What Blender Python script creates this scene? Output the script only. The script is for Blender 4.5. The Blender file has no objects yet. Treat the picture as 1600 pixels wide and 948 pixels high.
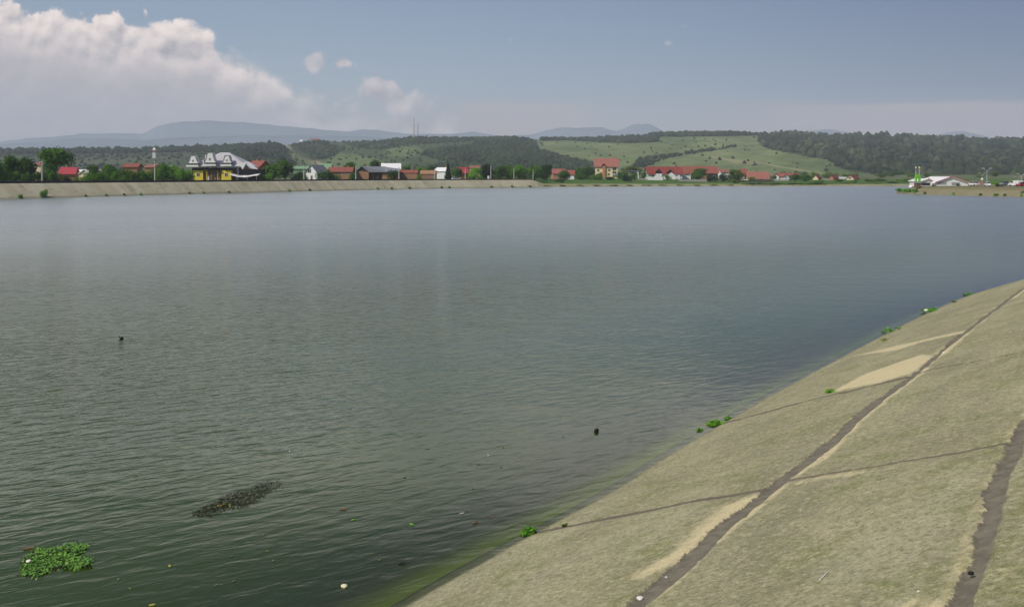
import bpy, math, random
import numpy as np
from mathutils import Vector, Matrix

R = math.radians
sc = bpy.context.scene
COL = sc.collection

# ------------------------------------------------------------------ camera
F = 1400.0; CU = 800.0; HV = 270.0; EYE = 7.0      # photo focal length (px), axis, horizon row, eye height (m)
cam_d = bpy.data.cameras.new('camera'); cam = bpy.data.objects.new('camera', cam_d); COL.objects.link(cam)
cam.location = (0, 0, EYE); cam.rotation_euler = (R(90), 0, 0)
cam_d.sensor_width = 36; cam_d.lens = 36 * F / 1600; cam_d.shift_y = -204 / 1600
cam_d.clip_start = 0.1; cam_d.clip_end = 60000
sc.camera = cam

# ------------------------------------------------------------------ sun and exposure
SUN_DIR = Vector((-0.64, -0.56, 0.85)).normalized()
sun_d = bpy.data.lights.new('sun', 'SUN'); sun_d.energy = 3.4; sun_d.angle = R(0.5); sun_d.color = (1.0, 0.95, 0.87)
sun = bpy.data.objects.new('sun', sun_d); COL.objects.link(sun)
sun.rotation_euler = SUN_DIR.to_track_quat('Z', 'Y').to_euler(); sun.location = (-50, -50, 100)
SKY_STRENGTH = 0.10
HAZE_DENSITY = 1.45e-4
sc.view_settings.view_transform = 'Standard'; sc.view_settings.look = 'None'
sc.view_settings.exposure = 0.0; sc.view_settings.gamma = 1.0; sc.view_settings.use_curve_mapping = False
sc.render.engine = 'CYCLES'
sc.cycles.use_denoising = True
sc.cycles.max_bounces = 5; sc.cycles.transparent_max_bounces = 12; sc.cycles.volume_bounces = 2
sc.cycles.caustics_reflective = False; sc.cycles.caustics_refractive = False

# ------------------------------------------------------------------ node helper
class NT:
    def __init__(s, nt): s.nt = nt; s.n = nt.nodes; s.l = nt.links
    def put(s, inp, v):
        if isinstance(v, bpy.types.NodeSocket): s.l.new(v, inp)
        elif v is not None:
            try: inp.default_value = v
            except Exception: inp.default_value = (v[0], v[1], v[2], 1) if len(v) == 3 else v
    def new(s, t, **kw):
        n = s.n.new(t)
        for k, v in kw.items(): setattr(n, k, v)
        return n
    def m(s, op, a, b=None, c=None, clamp=False):
        n = s.new('ShaderNodeMath', operation=op, use_clamp=clamp)
        s.put(n.inputs[0], a)
        if b is not None: s.put(n.inputs[1], b)
        if c is not None: s.put(n.inputs[2], c)
        return n.outputs[0]
    def ss(s, x, a, b, o0=0.0, o1=1.0):
        n = s.new('ShaderNodeMapRange', interpolation_type='SMOOTHSTEP')
        s.put(n.inputs[0], x); n.inputs[1].default_value = a; n.inputs[2].default_value = b
        n.inputs[3].default_value = o0; n.inputs[4].default_value = o1
        return n.outputs[0]
    def lin(s, x, a, b, o0=0.0, o1=1.0):
        n = s.new('ShaderNodeMapRange'); s.put(n.inputs[0], x)
        n.inputs[1].default_value = a; n.inputs[2].default_value = b; n.inputs[3].default_value = o0; n.inputs[4].default_value = o1
        return n.outputs[0]
    def mix(s, f, a, b, blend='MIX'):
        n = s.new('ShaderNodeMix', data_type='RGBA', blend_type=blend)
        s.put(n.inputs[0], f); s.put(n.inputs[6], c4(a)); s.put(n.inputs[7], c4(b))
        return n.outputs[2]
    def noise(s, vec, scale, detail=3, rough=0.5, dist=0.0, typ=None):
        n = s.new('ShaderNodeTexNoise')
        if typ: n.noise_type = typ
        s.put(n.inputs['Vector'], vec); n.inputs['Scale'].default_value = scale
        n.inputs['Detail'].default_value = detail; n.inputs['Roughness'].default_value = rough
        n.inputs['Distortion'].default_value = dist
        return n.outputs[0]
    def xyz(s, x, y, z=0.0):
        n = s.new('ShaderNodeCombineXYZ'); s.put(n.inputs[0], x); s.put(n.inputs[1], y); s.put(n.inputs[2], z)
        return n.outputs[0]
    def sep(s, v):
        n = s.new('ShaderNodeSeparateXYZ'); s.put(n.inputs[0], v); return n.outputs
    def coord(s, k='Object'): return s.new('ShaderNodeTexCoord').outputs[k]
    def attr(s, name): return s.new('ShaderNodeAttribute', attribute_name=name)
    def mapv(s, v, scale=(1, 1, 1), rot=(0, 0, 0), loc=(0, 0, 0)):
        n = s.new('ShaderNodeMapping'); s.put(n.inputs[0], v)
        n.inputs['Scale'].default_value = scale; n.inputs['Rotation'].default_value = rot; n.inputs['Location'].default_value = loc
        return n.outputs[0]
    def rots(s, v, deg, scale):
        a = s.mapv(v, (1, 1, 1), (0, 0, R(-deg))); return s.mapv(a, scale)
    def bump(s, h, strength=0.5, dist=1.0, normal=None):
        n = s.new('ShaderNodeBump'); s.put(n.inputs['Height'], h); s.put(n.inputs['Strength'], strength)
        n.inputs['Distance'].default_value = dist
        if normal is not None: s.put(n.inputs['Normal'], normal)
        return n.outputs[0]
def c4(v):
    if isinstance(v, (tuple, list)) and len(v) == 3: return (v[0], v[1], v[2], 1.0)
    return v

# ------------------------------------------------------------------ world: sky with clouds
W = bpy.data.worlds.new('World'); sc.world = W; W.use_nodes = True
w = NT(W.node_tree); w.n.clear()
sky = w.new('ShaderNodeTexSky', sky_type='NISHITA'); sky.sun_disc = False
sky.sun_elevation = math.asin(SUN_DIR.z); sky.sun_rotation = math.atan2(SUN_DIR.x, SUN_DIR.y)
sky.altitude = 200; sky.air_density = 1.0; sky.dust_density = 1.0; sky.ozone_density = 1.5
dx, dy, dz = w.sep(w.coord('Generated'))
ysafe = w.m('MAXIMUM', dy, 0.08)
p = w.m('DIVIDE', dx, ysafe); q = w.m('DIVIDE', dz, ysafe)
front = w.ss(dy, 0.1, 0.3)
pq = w.xyz(p, q)
# cumulus bank: height of its top over the direction, then billows
t_in = w.lin(p, -1000 / F, 1000 / F)
fc = w.new('ShaderNodeFloatCurve'); w.put(fc.inputs['Value'], t_in)
pts = [(-200, -30), (0, -8), (70, 2), (160, 22), (240, 30), (312, 36), (345, 66), (400, 82), (440, 106), (475, 133), (520, 158),
       (600, 170), (700, 184), (800, 192), (920, 196), (1100, 198), (1600, 198), (1800, 198)]
cv = fc.mapping.curves[0]
while len(cv.points) > 2: cv.points.remove(cv.points[1])
def cvxy(u, v): return ((u + 200) / 2000, (270 - v) / 320)
cv.points[0].location = cvxy(*pts[0]); cv.points[1].location = cvxy(*pts[-1])
for a in pts[1:-1]: cv.points.new(*cvxy(*a))
fc.mapping.update()
E = w.m('MULTIPLY', fc.outputs[0], 320 / F)
def billow(vec):
    v1 = w.new('ShaderNodeTexVoronoi', feature='SMOOTH_F1'); w.put(v1.inputs['Vector'], vec); v1.inputs['Scale'].default_value = 22; v1.inputs['Smoothness'].default_value = 0.25
    v2 = w.new('ShaderNodeTexVoronoi', feature='SMOOTH_F1'); w.put(v2.inputs['Vector'], vec); v2.inputs['Scale'].default_value = 58; v2.inputs['Smoothness'].default_value = 0.25
    nz = w.noise(vec, 40, 7, 0.62)
    a = w.m('MULTIPLY', w.m('SUBTRACT', 0.42, v1.outputs[0]), 1.0)
    b = w.m('MULTIPLY', w.m('SUBTRACT', 0.42, v2.outputs[0]), 0.45)
    c = w.m('MULTIPLY', w.m('SUBTRACT', nz, 0.5), 1.5)
    return w.m('ADD', w.m('ADD', a, b), c)
warp = w.new('ShaderNodeTexNoise'); w.put(warp.inputs['Vector'], pq); warp.inputs['Scale'].default_value = 14; warp.inputs['Detail'].default_value = 3
wv = w.new('ShaderNodeVectorMath', operation='MULTIPLY_ADD'); w.put(wv.inputs[0], warp.outputs['Color']); wv.inputs[1].default_value = (0.014, 0.014, 0.0); w.put(wv.inputs[2], pq)
B = billow(wv.outputs[0])
off = w.new('ShaderNodeVectorMath', operation='ADD'); w.put(off.inputs[0], wv.outputs[0]); off.inputs[1].default_value = (-0.004, 0.011, 0)
B2 = billow(off.outputs[0])
edge = w.m('ADD', w.m('SUBTRACT', E, q), w.m('MULTIPLY', B, 0.027))
solid = w.ss(p, -0.30, -0.18, 1.0, 0.55)                      # the bank thins into haze to the right
soft_ = w.m('DIVIDE', edge, w.ss(p, -0.42, -0.22, 0.007, 0.030))
a_main = w.m('MULTIPLY', w.ss(soft_, 0.0, 1.0), solid)
relief = w.m('SUBTRACT', B, B2)
# smaller clouds: (u, v, half width, half height, opacity)
def puff(u, v, ru, rv, op, soft=0.5):
    a = w.m('DIVIDE', w.m('SUBTRACT', p, (u - CU) / F), ru / F)
    b = w.m('DIVIDE', w.m('SUBTRACT', q, (HV - v) / F), rv / F)
    r = w.m('SQRT', w.m('ADD', w.m('MULTIPLY', a, a), w.m('MULTIPLY', b, b)))
    e = w.m('ADD', w.m('SUBTRACT', 1.0, r), w.m('MULTIPLY', B, 1.7))
    return w.m('MULTIPLY', w.ss(e, 0.0, soft), op)
small = None
for a in [(484, 97, 34, 18, .75, .6), (533, 99, 30, 17, .95, .5), (548, 156, 40, 26, .85, .5), (605, 150, 56, 34, .95, .5), (655, 170, 52, 28, .75, .6),
          (700, 185, 40, 16, .45, .7), (1042, 68, 14, 10, .5, .7), (1030, 80, 9, 5, .4, .7), (797, 65, 6, 6, .4, .8), (1072, 42, 14, 5, .16, .9),
          (875, 36, 10, 5, .12, .9), (1255, 195, 60, 9, .3, .9)]:
    s_ = puff(*a); small = s_ if small is None else w.m('MAXIMUM', small, s_)
# low grey-pink stratus sheets
nst = w.noise(w.mapv(pq, (2.2, 16, 1)), 3.0, 4, 0.5)
def sheet(u0, u1, vt, op, fade):
    top = w.m('ADD', w.m('SUBTRACT', (HV - vt) / F, q), w.m('MULTIPLY', w.m('SUBTRACT', nst, 0.5), 0.012))
    h = w.ss(top, 0.0, 0.006)
    l = w.m('MULTIPLY', w.ss(p, (u0 - CU) / F, (u0 + fade - CU) / F), w.ss(p, (u1 - fade - CU) / F, (u1 - CU) / F, 1, 0))
    return w.m('MULTIPLY', w.m('MULTIPLY', h, l), op)
st = w.m('MAXIMUM', sheet(690, 940, 158, .6, 60), sheet(1060, 2600, 156, .75, 330))
low = w.ss(q, 0.012, 0.10, 0.66, 0.0)
col_lo = (0.45, 0.425, 0.455); col_hi = (1.22, 1.04, 0.95)
light = w.m('ADD', w.ss(edge, 0.0, 0.085, 0.72, 0.16), w.m('MULTIPLY', relief, w.ss(edge, 0.008, 0.085, 1.0, 0.16)), clamp=True)
c_main = w.mix(light, col_lo, col_hi)
def bgn(col, st_):
    n = w.new('ShaderNodeBackground'); w.put(n.inputs[0], c4(col)); n.inputs[1].default_value = st_; return n.outputs[0]
def mixs(f, a, b):
    n = w.new('ShaderNodeMixShader'); w.put(n.inputs[0], f); w.l.new(a, n.inputs[1]); w.l.new(b, n.inputs[2]); return n.outputs[0]
side = w.ss(p, -0.35, 0.75, 1.0, 0.0)                        # clearer, deeper blue air to the right, away from the sun
tint = w.mix(1.0, sky.outputs[0], w.mix(side, (0.25, 0.30, 0.44), (1.0, 0.95, 0.97)), 'MULTIPLY')
sh = bgn(tint, SKY_STRENGTH)
sh = mixs(w.m('MULTIPLY', low, front), sh, bgn((0.58, 0.485, 0.455), 1.0))
sh = mixs(w.m('MULTIPLY', st, front), sh, bgn((0.60, 0.47, 0.43), 1.0))
sh = mixs(w.m('MULTIPLY', a_main, front), sh, bgn(c_main, 1.0))
# unseen cloud band added above the frame to brighten the lake's reflections
ovh = w.m('ADD', w.noise(w.mapv(pq, (1, 1.6, 1)), 2.4, 5, .6), w.m('MULTIPLY', p, -0.15))
ov_a = w.m('MULTIPLY', w.m('MULTIPLY', w.m('MULTIPLY', w.ss(q, 0.20, 0.28), w.ss(q, 0.30, 0.46, 1.0, 0.0)), w.ss(ovh, 0.30, 0.56)), 0.95)
sh = mixs(w.m('MULTIPLY', ov_a, front), sh, bgn((1.42, 1.33, 1.26), 1.0))
sh = mixs(w.m('MULTIPLY', small, front), sh, bgn(w.mix(w.m('ADD', 0.35, w.m('MULTIPLY', relief, 1.0), clamp=True), (0.45, 0.42, 0.45), (1.0, 0.86, 0.82)), 1.0))
wo = w.new('ShaderNodeOutputWorld'); w.l.new(sh, wo.inputs[0])

# ------------------------------------------------------------------ numeric helpers
rng = np.random.default_rng(7); rnd = random.Random(5)
def P(u, v, D): return Vector(((u - CU) / F * D, D, EYE - (v - HV) / F * D))
def Xat(u, D): return (u - CU) / F * D
def Zat(v, D): return EYE - (v - HV) / F * D
def vnoise(x, y, seed=0):
    x = np.asarray(x, float); y = np.asarray(y, float)
    xi = np.floor(x).astype(np.int64); yi = np.floor(y).astype(np.int64); fx = x - xi; fy = y - yi
    fx = fx * fx * (3 - 2 * fx); fy = fy * fy * (3 - 2 * fy)
    def h(a, b):
        n = (a * 374761393 + b * 668265263 + seed * 1442695041) & 0xffffffff
        n = ((n ^ (n >> 13)) * 1274126177) & 0xffffffff
        return ((n ^ (n >> 16)) & 0xffff) / 65535.0
    return (h(xi, yi) * (1 - fx) + h(xi + 1, yi) * fx) * (1 - fy) + (h(xi, yi + 1) * (1 - fx) + h(xi + 1, yi + 1) * fx) * fy
def fbm(x, y, seed=0, oct=4, gain=.5):
    s = 0; a = 1; t = 0
    for i in range(oct):
        s = s + a * vnoise(x * 2 ** i, y * 2 ** i, seed + i * 17); t += a; a *= gain
    return s / t
def sdf_poly(u, v, poly):
    """signed distance (positive inside) of points to a polygon"""
    u = np.asarray(u, float); v = np.asarray(v, float)
    d = np.full(u.shape, 1e9); ins = np.zeros(u.shape, bool)
    n = len(poly)
    for i in range(n):
        ax, ay = poly[i]; bx, by = poly[(i + 1) % n]
        ex, ey = bx - ax, by - ay; L = ex * ex + ey * ey + 1e-9
        t = np.clip(((u - ax) * ex + (v - ay) * ey) / L, 0, 1)
        d = np.minimum(d, np.hypot(u - ax - t * ex, v - ay - t * ey))
        c = (ay > v) != (by > v)
        xx = ax + (v - ay) / (by - ay if by != ay else 1e-9) * ex
        ins ^= c & (u < xx)
    return np.where(ins, d, -d)
def sdf_line(u, v, pts_):
    u = np.asarray(u, float); v = np.asarray(v, float); d = np.full(u.shape, 1e9)
    for (ax, ay), (bx, by) in zip(pts_[:-1], pts_[1:]):
        ex, ey = bx - ax, by - ay; L = ex * ex + ey * ey + 1e-9
        t = np.clip(((u - ax) * ex + (v - ay) * ey) / L, 0, 1)
        d = np.minimum(d, np.hypot(u - ax - t * ex, v - ay - t * ey))
    return d
def sstep(x, a, b):
    t = np.clip((x - a) / (b - a), 0, 1); return t * t * (3 - 2 * t)

# ------------------------------------------------------------------ object helpers
def link(o): COL.objects.link(o); return o
def set_tag(o, label=None, cat=None, group=None, kind=None):
    if label: o['label'] = label
    if cat: o['category'] = cat
    if group: o['group'] = group
    if kind: o['kind'] = kind
    return o
def empty(name, loc, yaw=0.0, **kw):
    o = bpy.data.objects.new(name, None); o.location = loc; o.rotation_euler = (0, 0, yaw); o.empty_display_size = 0.3
    return set_tag(link(o), **kw)
class MB:
    """collects shapes and links them as one mesh object"""
    def __init__(s): s.v = []; s.f = []; s.m = []
    def add(s, vs, fs, mi=0):
        b = len(s.v); s.v += [tuple(x) for x in vs]; s.f += [tuple(b + i for i in f) for f in fs]; s.m += [mi] * len(fs); return s
    def box(s, x0, x1, y0, y1, z0, z1, mi=0):
        return s.add([(x0, y0, z0), (x1, y0, z0), (x1, y1, z0), (x0, y1, z0), (x0, y0, z1), (x1, y0, z1), (x1, y1, z1), (x0, y1, z1)],
                     [(0, 3, 2, 1), (4, 5, 6, 7), (0, 1, 5, 4), (1, 2, 6, 5), (2, 3, 7, 6), (3, 0, 4, 7)], mi)
    def prism(s, poly, axis, a0, a1, mi=0):
        """extrude a polygon; axis 'y': poly in (x,z); axis 'x': poly in (y,z); axis 'z': poly in (x,y)"""
        n = len(poly)
        def mk(p, a): return {'y': (p[0], a, p[1]), 'x': (a, p[0], p[1]), 'z': (p[0], p[1], a)}[axis]
        vs = [mk(p, a0) for p in poly] + [mk(p, a1) for p in poly]
        fs = [tuple(range(n)), tuple(range(2 * n - 1, n - 1, -1))] + [(i, i + n, (i + 1) % n + n, (i + 1) % n) for i in range(n)]
        return s.add(vs, fs, mi)
    def tube(s, p0, p1, r0, r1=None, n=8, mi=0, cap=True):
        r1 = r0 if r1 is None else r1
        p0 = Vector(p0); p1 = Vector(p1); d = (p1 - p0)
        if d.length < 1e-6: return s
        d.normalize(); a = d.orthogonal().normalized(); b = d.cross(a)
        vs = [p0 + (a * math.cos(2 * math.pi * i / n) + b * math.sin(2 * math.pi * i / n)) * r0 for i in range(n)] + \
             [p1 + (a * math.cos(2 * math.pi * i / n) + b * math.sin(2 * math.pi * i / n)) * r1 for i in range(n)]
        fs = [(i, (i + 1) % n, (i + 1) % n + n, i + n) for i in range(n)]
        if cap: fs += [tuple(range(n - 1, -1, -1)), tuple(range(n, 2 * n))]
        return s.add(vs, fs, mi)
    def lump(s, c, rx, ry, rz, seed=0, sub=2, amp=.25, mi=0):
        vs, fs = ICO[sub]
        v = vs.copy(); k = 1 + amp * (fbm(v[:, 0] * 1.7 + seed * 3.1 + 50, v[:, 1] * 1.7 + v[:, 2] * 1.3 + seed + 50, seed, 2) - .5) * 2
        v = v * k[:, None] * np.array([rx, ry, rz]) + np.array(c)
        return s.add(v.tolist(), fs, mi)
    def build(s, name, mats, parent=None, smooth=False):
        me = bpy.data.meshes.new(name); me.from_pydata(s.v, [], s.f)
        if not isinstance(mats, (list, tuple)): mats = [mats]
        for m_ in mats: me.materials.append(m_)
        if len(mats) > 1: me.polygons.foreach_set('material_index', s.m)
        import bmesh
        bm = bmesh.new(); bm.from_mesh(me); bmesh.ops.recalc_face_normals(bm, faces=bm.faces); bm.to_mesh(me); bm.free()
        if smooth: me.polygons.foreach_set('use_smooth', [True] * len(me.polygons))
        o = bpy.data.objects.new(name, me); link(o)
        if parent: o.parent = parent
        return o
def ico(sub):
    import bmesh
    bm = bmesh.new(); bmesh.ops.create_icosphere(bm, subdivisions=sub, radius=1)
    v = np.array([x.co[:] for x in bm.verts]); f = [tuple(q_.index for q_ in x.verts) for x in bm.faces]; bm.free(); return v, f
ICO = {i: ico(i) for i in (1, 2, 3)}
def grid_mesh(name, X, Y, Z, mats, mask=None, mat_idx=None, attrs=None, smooth=True, colors=None):
    r, c = X.shape
    co = np.stack([X, Y, Z], -1).reshape(-1, 3)
    i = np.arange(r * c).reshape(r, c)
    f = np.stack([i[:-1, :-1], i[:-1, 1:], i[1:, 1:], i[1:, :-1]], -1).reshape(-1, 4)
    if mask is not None: f = f[mask.reshape(-1)]
    me = bpy.data.meshes.new(name)
    me.vertices.add(len(co)); me.vertices.foreach_set('co', co.astype(np.float32).ravel())
    me.loops.add(f.size); me.loops.foreach_set('vertex_index', f.astype(np.int32).ravel())
    me.polygons.add(len(f)); me.polygons.foreach_set('loop_start', np.arange(0, f.size, 4, dtype=np.int32))
    me.update(calc_edges=True); me.validate()
    for m_ in (mats if isinstance(mats, (list, tuple)) else [mats]): me.materials.append(m_)
    if mat_idx is not None: me.polygons.foreach_set('material_index', mat_idx.reshape(-1).astype(np.int32))
    if smooth: me.polygons.foreach_set('use_smooth', np.ones(len(f), bool))
    for k, a in (attrs or {}).items():
        at = me.attributes.new(k, 'FLOAT', 'POINT'); at.data.foreach_set('value', a.astype(np.float32).ravel())
    for k, a in (colors or {}).items():
        at = me.attributes.new(k, 'FLOAT_COLOR', 'POINT')
        at.data.foreach_set('color', np.concatenate([a.reshape(-1, 3), np.ones((len(co), 1))], 1).astype(np.float32).ravel())
    return link(bpy.data.objects.new(name, me))

# ------------------------------------------------------------------ materials
def mat(name):
    m_ = bpy.data.materials.new(name); m_.use_nodes = True; t = NT(m_.node_tree)
    b = next(n for n in t.n if n.type == 'BSDF_PRINCIPLED'); return m_, t, b
def simple(name, col, rough=0.7, var=0.25, scale=1.5, metal=0.0, spec=0.4, bump=0.0):
    m_, t, b = mat(name); v = t.coord('Object')
    n = t.noise(v, scale, 5, 0.6); n2 = t.noise(v, scale * 7, 3, 0.6)
    f = t.m('ADD', t.m('MULTIPLY', n, .65), t.m('MULTIPLY', n2, .35))
    lo = tuple(c * (1 - var) for c in col); hi = tuple(min(1, c * (1 + var)) for c in col)
    t.put(b.inputs['Base Color'], t.mix(t.ss(f, .3, .7), lo, hi))
    b.inputs['Roughness'].default_value = rough; b.inputs['Metallic'].default_value = metal
    b.inputs['Specular IOR Level'].default_value = spec
    if bump: t.put(b.inputs['Normal'], t.bump(n2, bump, .05))
    return m_
def tiled(name, col, row=0.35, var=0.3):
    """roof tiles / boards: courses in height with random tone"""
    m_, t, b = mat(name); v = t.coord('Object'); x, y, z = t.sep(v)
    wv_ = t.new('ShaderNodeTexWave', wave_type='BANDS', bands_direction='Z'); t.put(wv_.inputs[0], v); wv_.inputs['Scale'].default_value = 1 / row / 3
    wv_.inputs['Distortion'].default_value = .6
    n = t.noise(v, 1.1, 6, .75)
    c = t.mix(t.ss(n, .3, .7), tuple(k * (1 - var) for k in col), tuple(min(1, k * (1 + var)) for k in col))
    c = t.mix(t.m('MULTIPLY', wv_.outputs[1], .25), c, tuple(k * .55 for k in col)); c = t.mix(t.m('MULTIPLY', t.ss(t.noise(v, .5, 4, .7), .5, .7), .35), c, (.20, .14, .11))
    t.put(b.inputs['Base Color'], c); b.inputs['Roughness'].default_value = .75; b.inputs['Specular IOR Level'].default_value = .3
    return m_
def leafmat(name, col, var=0.35, trans=0.25):
    m_, t, b = mat(name); v = t.coord('Object')
    oi = t.new('ShaderNodeObjectInfo')
    n = t.noise(v, 5.0, 3, .6); n2 = t.noise(v, 23.0, 2, .6)
    lo = (col[0] * (1 - var) * .9, col[1] * (1 - var), col[2] * (1 - var)); hi = (col[0] * (1 + var) * 1.1, col[1] * (1 + var), col[2] * (1 + var * .6))
    f = t.m('ADD', t.m('MULTIPLY', n, .6), t.m('MULTIPLY', n2, .4))
    f = t.m('ADD', f, t.m('MULTIPLY', t.m('SUBTRACT', oi.outputs['Random'], .5), .25))
    c = t.mix(t.ss(f, .3, .72), lo, hi)
    t.put(b.inputs['Base Color'], c); b.inputs['Roughness'].default_value = .8; b.inputs['Specular IOR Level'].default_value = .08
    tr = t.new('ShaderNodeBsdfTranslucent'); t.put(tr.inputs[0], c)
    mx = t.new('ShaderNodeMixShader'); mx.inputs[0].default_value = trans
    t.l.new(b.outputs[0], mx.inputs[1]); t.l.new(tr.outputs[0], mx.inputs[2])
    out = next(n_ for n_ in t.n if n_.type == 'OUTPUT_MATERIAL'); t.l.new(mx.outputs[0], out.inputs[0])
    return m_
M = {}
M['white'] = simple('white_plaster', (.78, .77, .74), .8, .06)
M['cream'] = simple('cream_plaster', (.72, .60, .38), .8, .08)
M['yellow'] = simple('yellow_paint', (.74, .56, .03), .7, .1)
M['paleyellow'] = simple('pale_yellow_plaster', (.80, .66, .33), .8, .06)
M['orange'] = simple('orange_plaster', (.46, .20, .11), .8, .12)
M['brick'] = simple('brick_clay', (.36, .19, .10), .9, .3, 3)
M['brownwall'] = simple('brown_wall', (.27, .17, .10), .9, .25)
M['darkwood_and_shade'] = simple('dark_wood_and_shade', (.025, .022, .022), .7, .3)  # dark wood, also the painted shade of terrace and barn gable
M['wood'] = simple('plank_wood', (.16, .09, .05), .8, .3, 4)
M['glass'] = simple('window_glass', (.03, .035, .04), .15, .1, spec=.6)
M['tin'] = simple('grey_tin_roof', (.58, .55, .55), .5, .12, 1.0, .2)
M['slate'] = simple('grey_sheet_roof', (.22, .23, .25), .6, .15)
M['whitetin'] = simple('white_sheet', (.85, .83, .80), .6, .05)
M['red'] = tiled('dark_red_tiles', (.26, .045, .035))
M['orangetile'] = tiled('orange_clay_tiles', (.31, .092, .062))
M['salmon'] = tiled('salmon_clay_tiles', (.34, .13, .095))
M['bright_red'] = simple('bright_red_sheet', (.44, .055, .065), .6, .15)
M['greenroof'] = simple('pale_green_sheet', (.22, .36, .20), .6, .1)
M['post'] = simple('pale_concrete_post', (.48, .47, .43), .85, .12)
M['parapet'] = simple('tarred_parapet', (.055, .05, .048), .9, .3, .6)
M['grey'] = simple('grey_metal', (.40, .41, .42), .5, .1, metal=.3)
M['fence_grey'] = simple('grey_concrete_panel', (.33, .31, .28), .9, .15)
M['darkfence'] = simple('dark_plank_fence', (.07, .06, .055), .9, .3, 3)
M['lime'] = simple('lime_paint', (.20, .62, .04), .5, .06)
M['bulb'] = simple('pale_yellow_globe', (.80, .76, .40), .4, .05)
M['rubber'] = simple('black_rubber', (.015, .015, .016), .8, .2)
M['carwhite'] = simple('white_car_paint', (.78, .78, .78), .3, .03, spec=.6)
M['carred'] = simple('red_car_paint', (.35, .03, .03), .3, .05, spec=.6)
M['carblue'] = simple('grey_car_paint', (.25, .27, .30), .3, .05, spec=.6)
M['bark'] = simple('bark', (.07, .055, .04), .95, .3, 5)
M['mastred'] = simple('mast_red', (.42, .10, .08), .6, .1)
M['debris'] = simple('black_wet_debris', (.008, .008, .008), .6, .3)
M['leaf_dark'] = leafmat('leaf_dark', (0.055, 0.13, 0.018))
M['leaf_mid'] = leafmat('leaf_mid', (0.105, 0.235, 0.024))
M['leaf_bright'] = leafmat('leaf_bright', (0.15, 0.34, 0.034))
M['leaf_deep'] = leafmat('leaf_deep', (0.028, 0.062, 0.016))
M['leaf_olive'] = leafmat('leaf_olive', (0.13, 0.19, 0.035))
M['weed'] = leafmat('weed_leaf', (.15, .40, .035), .3)
M['waterleaf'] = leafmat('water_plant_leaf', (.27, .52, .11), .4)
M['petal'] = simple('white_petal', (.85, .80, .70), .6, .05)

# near bank and far bank share the concrete look
K = 0.395; AX = np.array([.6, .8]); NX = np.array([.8, -.6])
SHORE_PX = [(600, 968), (640, 948), (700, 912), (757, 870), (817, 838), (870, 817), (921, 793), (975, 757), (1016, 730), (1058, 701), (1105, 676), (1145, 652), (1205, 617), (1271, 582), (1330, 550), (1382, 523), (1442, 492), (1511, 462), (1600, 436)]
SHORE_SN = []
for u_, v_ in SHORE_PX:
    Y_ = EYE * F / (v_ - HV); X_ = (u_ - CU) / F * Y_; SHORE_SN.append((X_ * .6 + Y_ * .8, X_ * .8 - Y_ * .6 + 10))
SHORE_SN = [(-30., SHORE_SN[0][1])] + SHORE_SN + [(90., 7.5), (120., 24.), (150., 46.)]
_ks = np.array([a for a, _ in SHORE_SN]); _kn = np.array([b for _, b in SHORE_SN])
_xs = np.arange(-30, 150.1, .5); _yy = np.interp(_xs, _ks, _kn); _yy = np.convolve(np.pad(_yy, 4, 'edge'), np.ones(9) / 9, 'valid')
SHORE_TAB = (_xs[::4], _yy[::4])
def shift(s): return np.interp(np.asarray(s, float), *SHORE_TAB)
def slope_sn(u, v):
    p_ = (u - CU) / F; r = (v - HV) / F; sh_ = 0.0
    for _ in range(12):
        Y = (EYE - K * (10 - sh_)) / (r + K * (.8 * p_ - .6)); s = Y * (.6 * p_ + .8); n = Y * (.8 * p_ - .6); sh_ = float(shift(s))
    return s, n - sh_
def slope_xyz(s, n):
    nn = n + shift(s); return Vector((s * .6 + nn * .8, s * .8 - nn * .6, K * (n + 10)))

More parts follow.
